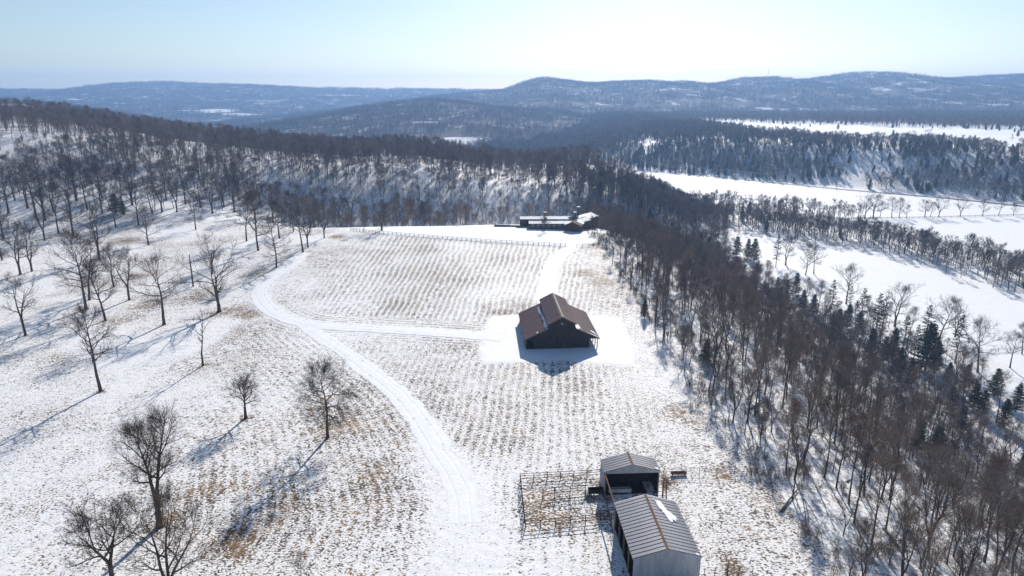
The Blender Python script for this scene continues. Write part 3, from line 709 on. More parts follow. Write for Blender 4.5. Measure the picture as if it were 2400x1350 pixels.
c = P(1452, 1158); plank_box('hay_feeder', c, R(3), 3.2, .5, 1.0, M['tin_wall'], 'grey sheet metal bunk in front of the open shed', 'feeder')
c = P(1553, 1160)
t = empty('gate_post', c, 0, 'pair of tan timber posts at the right corner of the open shed', 'gate post')
mb = MB(); mb.box(-.1, .1, -.1, .1, -.3, 2.3); mb.build('post', M['wood'], t)
mb = MB(); mb.box(.5, .66, .2, .36, -.3, 1.7); mb.build('post', M['wood'], t)
mb = MB(); mb.box(-.05, .6, .0, .28, 1.2, 1.34); mb.build('rail', M['wood'], t)
def brush(loc, r, n, seed, label):
    rnd = random.Random(seed); mb = MB()
    for i in range(n):
        a = rnd.uniform(0, 6.28); e = rnd.uniform(.1, 1.2); L_ = rnd.uniform(.5, 1.4) * r
        p = Vector((rnd.gauss(0, r * .35), rnd.gauss(0, r * .35), rnd.uniform(-.05, .3 * r)))
        d = Vector((math.cos(a) * math.cos(e), math.sin(a) * math.cos(e), math.sin(e) * .6))
        mb.tube([p, p + d * L_ * .5 + Vector((0, 0, .06)), p + d * L_], [.02, .014, .006], 3)
    o = mb.build('brush_pile', M['dead']); o.location = loc; tag(o, label, 'brush pile')
brush(P(1383, 1166), 1.3, 90, 3, 'tangled brush pile beside the dark trough'); brush(P(1424, 1172), 1.0, 60, 4, 'heap of dead branches between the two metal sheds')
brush(P(1565, 1128), 1.0, 50, 6, 'small heap of dead weeds under the feed bunk')

# ------------------------------------------------------------------ fences
def fence(name, pts, spacing, h, mat_post, mat_rail, rails, label, group=None, rad=.05, rrad=.02, gaps=()):
    pts = [np.array(p, float) for p in pts]; t = empty(name, tuple(pts[0]), 0, label, 'fence', group); o0 = pts[0]
    pos = []
    for i in range(len(pts) - 1):
        a, b = pts[i], pts[i + 1]; n = max(1, int(round(np.linalg.norm((b - a)[:2]) / spacing)))
        pos += [a + (b - a) * k / n for k in range(n)]
    pos.append(pts[-1]); pos = [np.array([p[0], p[1], float(zf(p[0], p[1]))]) for p in pos]
    mb = MB(); mb.tube([(0, 0, -.4), (0, 0, h)], [rad, rad * .92], 6); p0 = mb.build('post', mat_post, t)
    for i, p in enumerate(pos):
        o = p0 if i == 0 else p0.copy()
        if i: COL.objects.link(o); o.parent = t
        o.location = p - o0; o.rotation_euler = (R(random.Random(i).uniform(-2, 2)), R(random.Random(i + 99).uniform(-2, 2)), 0); o.scale = (1, 1, random.Random(i * 3).uniform(.93, 1.07))
    for zr in rails:
        seg = []; 
        for i, p in enumerate(pos):
            if i in gaps:
                if len(seg) > 1: m2 = MB(); m2.tube(seg, rrad, 4); m2.build('rail', mat_rail, t)
                seg = []
            else: seg.append(tuple(p - o0 + np.array([0, rad + rrad * .2, zr * h])))
        if len(seg) > 1: m2 = MB(); m2.tube(seg, rrad, 4); m2.build('rail', mat_rail, t)
    return t
fence('pasture_fence', [P(x, y) for x, y in ((822, 541), (880, 548), (960, 554), (1060, 562), (1150, 569), (1250, 574), (1326, 578))], 2.25, 1.25, M['pipe'], M['pipe'], (.08, .5, .97), 'long post and wire fence below the snowy house yard', rad=.10, rrad=.05)
fence('pasture_fence', [P(x, y) for x, y in ((1352, 579), (1380, 579), (1412, 578))], 2.25, 1.25, M['pipe'], M['pipe'], (.35, .68, .97), 'short stretch of wire fence between the driveway and the wood', rad=.10, rrad=.05)
fence('corral_fence', [P(1407, 1117), P(1219, 1127), P(1231, 1240), P(1441, 1220)], 2.0, 1.2, M['pipe'], M['pipe'], (.3, .64, .98), 'rusty pipe corral fence enclosing trampled brown ground', rad=.065, rrad=.045)
fence('corral_partition', [P(1272, 1168), P(1300, 1162), P(1372, 1156)], 2.0, 1.35, M['pipe'], M['pipe'], (.35, .66, .97), 'pipe partition inside the corral leading to the trough', rad=.06, rrad=.042)
fence('corral_partition', [P(1300, 1180), P(1372, 1172)], 2.0, 1.0, M['pipe'], M['pipe'], (.5, .97), 'low pipe rail in the middle of the corral', rad=.04, rrad=.03)
fence('corral_partition', [P(1424, 1205), P(1436, 1252)], 1.8, 1.3, M['pipe'], M['pipe'], (.35, .66, .97), 'short pipe fence stub beside the long metal shed', rad=.045, rrad=.03)
fence('wire_fence', [P(x, y) for x, y in ((1556, 1112), (1680, 1114), (1800, 1114), (1850, 1120))], 3.0, 1.2, M['pipe'], M['pipe'], (.4, .7, .95), 'rusty wire fence running from the open shed to the wood', rad=.04, rrad=.018)
fence('cattle_panel', [P(x, y) for x, y in ((1650, 1352), (1700, 1350), (1762, 1352))], 1.6, 1.2, M['pipe'], M['pipe'], (.1, .28, .46, .64, .82, .98), 'wire cattle panel fence beside the long metal shed', rad=.04, rrad=.014)
c = P(1704, 1349); mb = MB(); mb.tube([(0, 0, -.3), (0, 0, 1.2), (.03, 0, 2.2)], [.13, .11, .02], 7); o = mb.build('corner_post', M['rust']); o.location = c; tag(o, 'pointed rusty brown corner post at the cattle panel', 'post')
VFEN = [P(x, y) for x, y in ((1990, 514), (2080, 513), (2200, 511), (2300, 508), (2420, 505))]
fence('wire_fence', VFEN, 5.0, 1.3, M['pipe'], M['pipe'], (.4, .7, .95), 'dark fence line under the row of trees on the valley floor', rad=.10, rrad=.06)
fence('wire_fence', [P(x, y) for x, y in ((2225, 836), (2320, 826), (2420, 819))], 3.5, 1.2, M['wood'], M['pipe'], (.4, .7, .95), 'wire fence along the brown grass strip below the pines', rad=.06, rrad=.02)

# ------------------------------------------------------------------ low rambling house on the point
def house():
    c = P(1300, 537.5); h = empty('ranch_house', tuple(c), 0, 'low rambling brown house with long snowy roofs and stone chimneys', 'house'); z0 = c[2]
    def wing(x, y, rz, w_, L_, ez, rise, snow, wall, wins=0, gable_front=False, ov=.5):
        """ridge along local x (length L_), or along local y when gable_front"""
        Mx = Matrix.Translation((x, y, 0)) @ Matrix.Rotation(rz, 4, 'Z')
        if gable_front: Mx = Mx @ Matrix.Rotation(math.pi / 2, 4, 'Z')
        def put(o): o.data.transform(Mx); return o
        mb = MB(); hw = w_ / 2
        n = len(mb.f)
        prof = [(-hw, -2.0), (hw, -2.0), (hw, ez), (0, ez + rise), (-hw, ez)]
        # prism runs along y; swap to x
        V = [(-L_ / 2, p[0], p[1]) for p in prof] + [(L_ / 2, p[0], p[1]) for p in prof]
        F = [(4, 3, 2, 1, 0), (5, 6, 7, 8, 9)] + [((i + 1) % 5, 5 + (i + 1) % 5, 5 + i, i) for i in range(5)]
        put(mesh_obj('wing_wall', V, [tuple(reversed(f)) for f in F], wall, h))
        rf = MB(); hh = hw + ov; zr = ez + rise + .14; ze = ez - ov * rise / hw + .14; LL = L_ / 2 + ov
        for s in (-1, 1):
            q = [(-LL, 0, zr), (LL, 0, zr), (LL, s * hh, ze), (-LL, s * hh, ze)]; rf.slab(q if s < 0 else q[::-1], .16)
        ro = put(rf.build('roof', M['shingle'], h))
        for s in (-1, 1):
            sp = snow[0 if s < 0 else 1]
            if sp:
                a0, a1, t0, t1 = sp; sl = MB(); q = [(a0 * LL, s * t0 * hh, zr - t0 * (zr - ze) + .15), (a1 * LL, s * t0 * hh, zr - t0 * (zr - ze) + .15), (a1 * LL, s * t1 * hh, zr - t1 * (zr - ze) + .15), (a0 * LL, s * t1 * hh, zr - t1 * (zr - ze) + .15)]
                n = 14; rnd = random.Random(int(x * 7)); top = [Vector(q[0]).lerp(Vector(q[1]), i / n) for i in range(n + 1)]; bot = [Vector(q[3]).lerp(Vector(q[2]), i / n) for i in range(n + 1)]
                top = [p.lerp(b_, rnd.uniform(0, .14)) for p, b_ in zip(top, bot)]
                for i in range(n):
                    k = [top[i], top[i + 1], bot[i + 1], bot[i]]; sl.slab(k if s < 0 else k[::-1], .14)
                put(sl.build('roof_snow', M['snow'], ro))
        for i in range(wins):
            xx = -L_ / 2 + L_ * (i + .6) / wins
            wm = MB(); wm.box(xx - .55, xx + .55, -hw - .06, -hw + .02, 1.0, 1.95); wo_ = put(wm.build('window', M['white'], h))
            wm = MB(); wm.box(xx - .46, xx + .46, -hw - .08, -hw - .062, 1.06, 1.72); put(wm.build('pane', M['glass'], wo_))
    wing(-1.6, 3.0, 0, 6.0, 18.6, 2.3, .62, [(-1, 1, .06, 1.0), (-1, 1, 0, .8)], M['log'], 8)
    wing(-3.6, 11.5, 0, 7.0, 23.0, 2.9, .75, [(-.97, 1, .1, 1.0), (-1, 1, 0, .8)], M['log'], 0)
    wing(13.2, 13.0, R(-38), 9.0, 13.0, 3.0, 1.3, [(-.95, .98, .02, .97), None], M['log'], 0, True)
    wing(8.6, -1.0, R(-16), 6.6, 8.4, 2.5, 1.35, [(-.1, .72, .18, .98), (-.9, .55, .35, .98)], M['log'], 0, True)
    wing(11.6, 5.5, R(-38), 6.0, 8.0, 2.7, 1.2, [(-.8, .9, .1, .9), None], M['log'], 0, True)
    # porch under the rear eave, low terrace in front
    for k in range(6):
        mb = MB(); mb.box(-15.0 + k * 1.2 - .09, -15.0 + k * 1.2 + .09, 7.2, 7.38, -1.5, 2.7); mb.build('porch_post', M['wood'], h)
    mb = MB(); mb.box(-17.5, -11, 6.6, 7.0, -1.5, .55); mb.build('porch_rail', M['log'], h)
    def chimney(x, y, w_, d, z0_, z1):
        mb = MB(); mb.box(x - w_ / 2, x + w_ / 2, y - d / 2, y + d / 2, z0_, z1); ch = mb.build('chimney', M['stone'], h)
        for i in range(int((z1 - 2) / .38)):         # rough courses of stone
            for j, s in enumerate((-1, 1)):
                m2 = MB(); r_ = random.Random(i * 9 + j + int(x)); xx = x + s * w_ * .25
                m2.box(xx - w_ * .24, xx + w_ * .24, y - d / 2 - r_.uniform(.03, .09), y - d / 2 + .02, 2.2 + i * .38, 2.2 + i * .38 + .33); m2.build('stone', M['stone'], ch)
        mb = MB(); mb.box(x - w_ / 2 - .12, x + w_ / 2 + .12, y - d / 2 - .12, y + d / 2 + .12, z1, z1 + .22); mb.build('chimney_cap', M['stone'], ch)
        mb = MB(); mb.box(x - w_ / 2 - .08, x + w_ / 2 + .08, y - d / 2 - .08, y + d / 2 + .08, z1 + .222, z1 + .38); mb.build('cap_snow', M['snow'], ch)
    chimney(-3.9, 8.0, 1.1, 1.0, -1, 6.0); chimney(-4.0, 3.4, 1.0, .9, -1, 4.6); chimney(11.4, 13.0, 1.25, 1.1, -1, 7.6); chimney(9.3, 6.6, 1.2, 1.1, -1, 6.2)
house()
def stone_wall(a, b, h, n, label):
    a, b = P(*a), P(*b); t = empty('stone_wall', tuple(a), math.atan2(b[1] - a[1], b[0] - a[0]), label, 'wall'); L_ = np.linalg.norm((b - a)[:2])
    rnd = random.Random(5)
    for i in range(n):
        for k in range(2):
            mb = MB(); x0 = L_ * i / n + (k % 2) * .3; mb.box(x0 + .02, x0 + L_ / n - .03, -.25 + rnd.uniform(-.05, .05), .25, h * k / 2 - .2 * (k == 0), h * (k + 1) / 2 - .03); mb.build('stone', M['stone'], t)
    mb = MB(); mb.box(L_ * .12, L_ * .55, -.28, .28, h - .02, h + .12); mb.build('wall_snow', M['snow'], t)
stone_wall((1157, 531), (1224, 532), .95, 18, 'low stone garden wall with snow on top left of the house'); stone_wall((1236, 536), (1262, 537), .9, 7, 'short stone wall beside the long front wing of the house')
fence('deck_rail', [P(1388, 528), P(1422, 527)], 1.5, 1.1, M['wood'], M['wood'], (.1, .5, .97), 'brown timber deck railing behind the house gable', rad=.08, rrad=.06)
# ------------------------------------------------------------------ bare trees: trunk and limbs, then a crown of branches and twigs
def rdir(rnd, d, ang):
    """turn direction d by ang in a random plane"""
    a = d.orthogonal().normalized(); a = Matrix.Rotation(rnd.uniform(0, 2 * math.pi), 3, d) @ a
    return (d * math.cos(ang) + a * math.sin(ang)).normalized()
def needle(V, F, p, d, L_, w_, rnd):
    s = d.orthogonal().normalized(); s = Matrix.Rotation(rnd.uniform(0, 6.28), 3, d) @ s * (w_ * .5); b = len(V)
    V += [tuple(p + s), tuple(p - s), tuple(p + d * L_)]; F.append((b, b + 1, b + 2))
def wander(rnd, p, d, L_, n, jit, up):
    pts = [p.copy()]; q = p.copy()
    for i in range(n):
        d = (d + Vector((rnd.gauss(0, jit), rnd.gauss(0, jit), rnd.gauss(0, jit) + up))).normalized(); q = q + d * (L_ / n); pts.append(q.copy())
    return pts, d
def bare_tree(seed, h=12.0, r=0.28, clear=0.3, spread=0.42, limbs=13, fork=0, sub=7, twigs=7, needles=4, droop=0.0, lean=0.02, tw=0.036, low=1.25, topup=0.45, dead=0.0, leader=.93, fs=1.0, sc=.12, lt=1.0):
    """returns (trunk verts, faces), (crown verts, faces); spread = crown radius / height"""
    rnd = random.Random(seed); TV, TF, CV, CF = [], [], [], []
    stems = []
    lean_v = Vector((rnd.gauss(0, lean), rnd.gauss(0, lean), 1)).normalized()
    base = [Vector((0, 0, -.5)), Vector((0, 0, 0.0)), Vector((0, 0, .35))]
    if fork:
        fh = h * clear * rnd.uniform(.55, .9)
        pts, d = wander(rnd, Vector((0, 0, .35)), lean_v, fh, 3, .03, .02)
        tube(TV, TF, base[:-1] + pts, [r * 1.6, r * 1.35, r, r * .95, r * .92, r * .95], 8)
        a0 = rnd.uniform(0, 6.28)
        for k in range(fork):
            a = a0 + 2 * math.pi * k / fork; dd = (Vector((math.cos(a), math.sin(a), 0)) * rnd.uniform(.22, .42) * fs + Vector((0, 0, 1))).normalized()
            L_ = (h * leader - fh) * rnd.uniform(.82, 1.0); ps, _ = wander(rnd, pts[-1] - Vector((0, 0, .1)), dd, L_, 8, .07, .06)
            rs = [r * .72 * (1 - .93 * i / 8) for i in range(9)]; tube(TV, TF, ps, rs, 7); stems.append((ps, rs, sc))
    else:
        pts, d = wander(rnd, Vector((0, 0, .35)), lean_v, h * leader, 10, .045, .05)
        rs = [r * (1 - .95 * (i / 10) ** .9) for i in range(11)]; tube(TV, TF, base[:-1] + pts, [r * 1.6, r * 1.3] + rs, 8); stems.append((pts, rs, clear))
    ga = rnd.uniform(0, 6.28)
    for ps, rs, cl in stems:
        nl = max(4, limbs // len(stems)) ; n = len(ps) - 1
        for i in range(nl):
            t = cl + (1 - cl) * ((i + rnd.uniform(.1, .9)) / nl) ** .95; t = min(t, .99); k = min(int(t * n), n - 1); f = t * n - k
            p = ps[k].lerp(ps[k + 1], f); rr = (rs[k] * (1 - f) + rs[k + 1] * f); ax = (ps[k + 1] - ps[k]).normalized()
            q = (t - cl) / (1 - cl); ga += 2.4 + rnd.uniform(-.4, .4)
            inc = low * (1 - q) + topup * q + rnd.uniform(-.15, .15)
            d = (Vector((math.cos(ga), math.sin(ga), 0)) * math.sin(inc) + Vector((0, 0, 1)) * math.cos(inc)).normalized()
            prof = (0.55 + 1.1 * q) if q < .45 else (1.05 - .95 * (q - .45) / .55)
            L_ = h * spread * (prof + .18) * rnd.uniform(.7, 1.2)
            lp, ld = wander(rnd, p, d, L_, 6, .13 * (.5 + .5 * lt), .05 - droop); lr = max(.022, min(rr * .7, (.014 * L_ + .03) * lt)); lrs = [lr * (1 - .85 * j / 6) + .006 for j in range(7)]
            tube(TV, TF, lp, lrs, 5)
            if rnd.random() < dead: continue
            for j in range(sub):
                u = .22 + .78 * (j + rnd.random()) / sub; kk = min(int(u * 6), 5); sp = lp[kk].lerp(lp[kk + 1], u * 6 - kk)
                sdv = rdir(rnd, (lp[kk + 1] - lp[kk]).normalized(), rnd.uniform(.5, 1.05)); sL = L_ * (.5 - .22 * u) * rnd.uniform(.7, 1.25) + .35
                bp, bd = wander(rnd, sp, sdv, sL, 4, .16, .09 - droop * .7); br = max(.010, lrs[kk] * .5); tube(CV, CF, bp, [br * (1 - .8 * m / 4) + .004 for m in range(5)], 3)
                for m in range(twigs):
                    u2 = .15 + .85 * (m + rnd.random()) / twigs; k2 = min(int(u2 * 4), 3); tp = bp[k2].lerp(bp[k2 + 1], u2 * 4 - k2)
                    td = rdir(rnd, (bp[k2 + 1] - bp[k2]).normalized(), rnd.uniform(.35, .95)); td = (td + Vector((0, 0, .15 - droop))).normalized(); tL = rnd.uniform(.5, 1.25) * (.6 + .035 * h)
                    needle(CV, CF, tp, td, tL, tw, rnd)
                    for x in range(needles):
                        u3 = rnd.uniform(.2, .95); needle(CV, CF, tp + td * tL * u3, (rdir(rnd, td, rnd.uniform(.3, .9)) + Vector((0, 0, .1 - droop))).normalized(), tL * rnd.uniform(.35, .75), tw * .75, rnd)
    return (TV, TF), (CV, CF)
def conifer(seed, h=11.0, R_=2.6, clear=.12, r=.16, nb=8, whorl=.5, droop=.25, open_=0.0, size=1.0):
    rnd = random.Random(seed); TV, TF, CV, CF = [], [], [], []
    pts, _ = wander(rnd, Vector((0, 0, .3)), Vector((0, 0, 1)), h * .97, 8, .015, .05)
    tube(TV, TF, [Vector((0, 0, -.4)), Vector((0, 0, 0))] + pts, [r * 1.4, r * 1.2] + [r * (1 - .93 * i / 8) for i in range(9)], 7)
    z = clear * h; lump = [rnd.uniform(.7, 1.15) for _ in range(9)]
    while z < h * .985:
        q = (z - clear * h) / (h * (1 - clear)); a0 = rnd.uniform(0, 6.28)
        for k in range(nb):
            a = a0 + 6.283 * k / nb + rnd.uniform(-.35, .35)
            if rnd.random() < open_: continue
            prof = (1 - q) ** .75 * (.55 + .45 * min(1, q * 5)) ; L_ = R_ * prof * rnd.uniform(.6, 1.2) * lump[int(a * 1.4 + z) % 9] + .18
            el = .35 * q + rnd.uniform(-.15, .2) - droop * (1 - q) * .4
            d = Vector((math.cos(a) * math.cos(el), math.sin(a) * math.cos(el), math.sin(el))); p = Vector((pts[4].x * q, pts[4].y * q, z + rnd.uniform(-.2, .2)))
            bp, _ = wander(rnd, p, d, L_, 4, .08, .03); tube(TV, TF, bp, [.035 * (1 - q) + .015, .02, .015, .01, .006], 3)
            ns = max(5, int(9 * L_))
            for s in range(ns):
                u = .12 + .88 * (s + rnd.random()) / ns; kk = min(int(u * 4), 3); sp = bp[kk].lerp(bp[kk + 1], u * 4 - kk)
                sd_ = (rdir(rnd, (bp[kk + 1] - bp[kk]).normalized(), rnd.uniform(.3, 1.2)) + Vector((0, 0, .12))).normalized()
                needle(CV, CF, sp, sd_, rnd.uniform(.3, .62) * size, rnd.uniform(.12, .24) * size, rnd)
        z += whorl * rnd.uniform(.7, 1.3) * (1 - .35 * q)
    return (TV, TF), (CV, CF)
def shrub(seed, h=2.2, n=26, spread=.55, tw=.03):
    rnd = random.Random(seed); CV, CF = [], []
    for i in range(n):
        a = rnd.uniform(0, 6.28); d = Vector((math.cos(a) * spread * rnd.random(), math.sin(a) * spread * rnd.random(), 1)).normalized()
        p = Vector((rnd.gauss(0, .35), rnd.gauss(0, .35), -.1)); ps, _ = wander(rnd, p, d, h * rnd.uniform(.5, 1.05), 4, .12, .02); tube(CV, CF, ps, [.022, .018, .013, .009, .004], 3)
        for m in range(13):
            k = rnd.randint(1, 3); q = ps[k].lerp(ps[k + 1], rnd.random()); needle(CV, CF, q, rdir(rnd, (ps[k + 1] - ps[k]).normalized(), rnd.uniform(.4, 1.0)), rnd.uniform(.25, .7), tw, rnd)
    return CV, CF
def raw_mesh(name, V, F, mats, midx=None):
    me = bpy.data.meshes.new(name); me.from_pydata([tuple(v) for v in V], [], F)
    for m in mats: me.materials.append(m)
    if midx is not None: me.polygons.foreach_set('material_index', midx)
    me.update(); return me
class Proto:
    def __init__(s, h, tc, cmat, tmat=None):
        (TV, TF), (CV, CF) = tc; s.h = h; tmat = tmat or M['bark']
        s.trunk = raw_mesh('trunk', TV, TF, [tmat]); s.crown = raw_mesh('crown', CV, CF, [cmat]); s.data = (TV, TF, CV, CF, tmat, cmat)
        s.trunk.polygons.foreach_set('use_smooth', [True] * len(TF))
    def joined(s, name):
        TV, TF, CV, CF, tm, cm = s.data; n = len(TV)
        return bpy.data.objects.new(name, raw_mesh(name, TV + CV, TF + [tuple(i + n for i in f) for f in CF], [tm, cm], [0] * len(TF) + [1] * len(CF)))
def plant(proto, name, loc, h, rz, label, cat='tree', group=None, wide=1.0):
    s = h / proto.h; t = empty(name, (float(loc[0]), float(loc[1]), float(loc[2]) - .05), rz, label, cat, group); t.scale = (s * wide, s * wide, s)
    for nm, me in (('trunk', proto.trunk), ('crown', proto.crown)):
        o = bpy.data.objects.new(nm, me); COL.objects.link(o); o.parent = t
    return t
OAK = [Proto(12, bare_tree(100, 12, .27, .24, .40, 15, sub=8, twigs=8, needles=4, lt=1.35, tw=.032), M['twig_dark']),
       Proto(12, bare_tree(101, 12, .24, .30, .36, 14, sub=8, twigs=8, needles=4, lt=1.35, tw=.032, low=1.35), M['twig_dark']),
       Proto(11, bare_tree(102, 11, .28, .26, .44, 15, fork=2, sub=8, twigs=8, needles=4, lt=1.35, tw=.032), M['twig_dark']),
       Proto(12, bare_tree(103, 12, .22, .20, .33, 16, sub=7, twigs=8, needles=4, lt=1.35, tw=.032, low=1.5), M['twig_dark']),
       Proto(10, bare_tree(104, 10, .22, .28, .42, 13, fork=3, sub=8, twigs=7, needles=4, lt=1.35, tw=.032), M['twig_dark']),
       Proto(12, bare_tree(105, 12, .25, .36, .38, 13, sub=8, twigs=9, needles=4, lt=1.35, tw=.032, droop=.05), M['twig_dark'])]
WOOD = [Proto(14, bare_tree(200, 14, .17, .38, .23, 13, sub=6, twigs=7, needles=4, low=.85, topup=.3, lean=.05), M['twig']),
        Proto(15, bare_tree(201, 15, .19, .45, .22, 12, sub=7, twigs=7, needles=4, low=.8, topup=.3, lean=.06), M['twig']),
        Proto(13, bare_tree(202, 13, .18, .30, .26, 13, fork=2, sub=6, twigs=7, needles=4, low=.8, topup=.3, lean=.04), M['twig']),
        Proto(14, bare_tree(203, 14, .15, .40, .20, 12, sub=6, twigs=7, needles=5, low=.75, topup=.3, lean=.07), M['twig_red']),
        Proto(12, bare_tree(204, 12, .16, .28, .30, 14, fork=3, sub=6, twigs=7, needles=4, low=.9, topup=.35, lean=.04), M['twig']),
        Proto(15, bare_tree(205, 15, .2, .42, .27, 14, sub=7, twigs=7, needles=4, low=.95, topup=.3, lean=.04), M['twig']),
        Proto(14, bare_tree(206, 14, .17, .34, .24, 12, sub=6, twigs=7, needles=4, low=.85, topup=.3, lean=.16), M['twig'], M['bark_pale']),
        Proto(8, bare_tree(207, 8, .10, .14, .30, 15, fork=3, sub=6, twigs=7, needles=4, low=1.0, topup=.4, lean=.08), M['twig_red'])]
CEDAR = [Proto(10, conifer(300, 10, 2.5, .10, .16, 9, .42, .1), M['needle']), Proto(9, conifer(301, 9, 2.8, .08, .16, 9, .42, .1), M['needle'])]
PINE = [Proto(13, conifer(310, 13, 2.7, .28, .17, 6, .75, .35, .22, 1.05), M['needle']), Proto(14, conifer(311, 14, 2.5, .36, .17, 6, .8, .3, .25, 1.05), M['needle'])]
rn = random.Random(77)

# ------------------------------------------------------------------ the trees one can pick out in the pasture
N_BARE = 0
def stand(px, py, top, proto, name, label, group=None, wide=1.0, rz=None, cat='tree'):
    global N_BARE
    b = P(px, py); h = top_z(b, top); N_BARE += 1
    return plant(proto, name, b, h, rn.uniform(0, 6.28) if rz is None else rz, label, cat, group, wide)
HERO = [  # base px, top row, generator settings, label
    (375, 1234, 948, dict(lt=1.8, tw=.026, seed=11, h=16, r=.40, fs=.50, sc=.30, clear=.12, spread=.23, limbs=26, fork=2, sub=9, twigs=9, needles=5, low=1.2), 'tall bare tree with two long upright trunks towering over the pasture', M['twig_dark']),
    (768, 1026, 850, dict(lt=1.55, tw=.030, seed=12, h=12, r=.24, clear=.34, spread=.33, limbs=20, sub=9, twigs=10, needles=5, low=1.75, topup=.6, droop=.07, leader=.85), 'mushroom headed bare tree with drooping lower limbs casting a long blue shadow', M['twig_dark']),
    (576, 980, 886, dict(lt=1.55, tw=.030, seed=13, h=7, r=.27, clear=.42, spread=.45, limbs=15, sub=8, twigs=8, needles=4, low=1.0, leader=.7), 'short stout round headed bare tree standing alone in stubbly snow', M['twig_dark']),
    (236, 917, 722, dict(lt=1.55, tw=.030, seed=14, h=13, r=.25, clear=.30, spread=.28, limbs=17, sub=8, twigs=8, needles=4, low=1.4), 'tall bare tree with a long straight lower trunk and wide twiggy head', M['twig_dark']),
    (476, 857, 734, dict(lt=1.55, tw=.030, seed=15, h=9, r=.17, clear=.35, spread=.26, limbs=10, sub=4, twigs=3, needles=2, low=1.2, dead=.35), 'half dead thin tree with few broken limbs and reddish trunk', M['twig_dark']),
    (514, 731, 606, dict(lt=1.55, tw=.030, seed=16, h=10, r=.34, clear=.16, spread=.60, limbs=16, fork=2, sub=8, twigs=7, needles=4, low=1.5), 'thick low forking oak with very wide limbs beside the lane bend', M['twig_dark']),
    (385, 761, 618, dict(lt=1.55, tw=.030, seed=17, h=11, r=.27, clear=.32, spread=.50, limbs=15, sub=8, twigs=7, needles=4, low=1.65), 'broad bare oak with long level lower limbs over brown grass', M['twig_dark']),
    (202, 724, 555, dict(lt=1.55, tw=.030, seed=18, h=14, r=.27, clear=.26, spread=.40, limbs=19, sub=9, twigs=9, needles=4, low=1.6), 'big dense crowned bare oak, tallest of the pasture clump', M['twig_dark']),
    (60, 786, 648, dict(lt=1.55, tw=.030, seed=19, h=11, r=.22, clear=.38, spread=.36, limbs=13, fork=2, sub=7, twigs=7, needles=4), 'leaning forked bare tree standing apart on clean snow', M['twig_dark']),
    (247, 751, 622, dict(lt=1.55, tw=.030, seed=20, h=11, r=.24, clear=.30, spread=.34, limbs=15, sub=8, twigs=7, needles=4), 'bare oak with rounded crown in front of the dense tall oak', M['twig_dark']),
    (303, 703, 578, dict(lt=1.55, tw=.030, seed=21, h=11, r=.22, clear=.28, spread=.32, limbs=14, fork=3, sub=8, twigs=8, needles=4), 'upright vase shaped bare tree beside a patch of brown grass', M['twig_dark']),
    (648, 627, 512, dict(lt=1.55, tw=.030, seed=22, h=12, r=.22, clear=.22, spread=.32, limbs=18, sub=7, twigs=8, needles=4, low=1.5), 'bare tree at the start of the farm lane with drooping side limbs', M['twig_dark']),
    (498, 641, 545, dict(lt=1.55, tw=.030, seed=23, h=9, r=.15, clear=.25, spread=.36, limbs=10, fork=3, sub=6, twigs=4, needles=3), 'pale thin bare tree with open wiry branches near the tall snag', M['twig_dark']),
]
for (px, py, top, kw, label, cm) in HERO:
    stand(px, py, top, Proto(kw['h'], bare_tree(**kw), cm), 'bare_tree', label, rz=rn.uniform(0, 6.28))
# three near ones whose feet are below the picture
def stand_w(x, y, h, kw, label):
    global N_BARE
    N_BARE += 1; plant(Proto(kw['h'], bare_tree(**kw), M['twig_dark']), 'bare_tree', (x, y, float(zf(x, y))), h, 1.0, label)
b = P(395, 1349); b2 = PZ(397, 1392, b[2])
stand_w(b2[0], b2[1], 12.3, dict(lt=1.55, tw=.030, seed=31, h=10, r=.24, clear=.10, spread=.40, limbs=20, fork=3, sub=8, twigs=8, needles=5, low=1.25), 'many stemmed bare tree in front of the two trunked giant')
b2 = PZ(264, 1364, P(264, 1349)[2])
stand_w(b2[0], b2[1], 9.8, dict(lt=1.55, tw=.030, seed=32, h=8, r=.25, clear=.34, spread=.50, limbs=16, fork=2, sub=8, twigs=8, needles=5, low=1.3), 'crooked low bare tree with spreading bent limbs beside the many stemmed tree')
b2 = PZ(706, 1362, P(706, 1349)[2])
stand_w(b2[0], b2[1], 3.6, dict(lt=1.55, tw=.030, seed=33, h=4, r=.05, clear=.12, spread=.36, limbs=10, fork=3, sub=5, twigs=4, needles=2), 'small wiry sapling in the tufted snow')
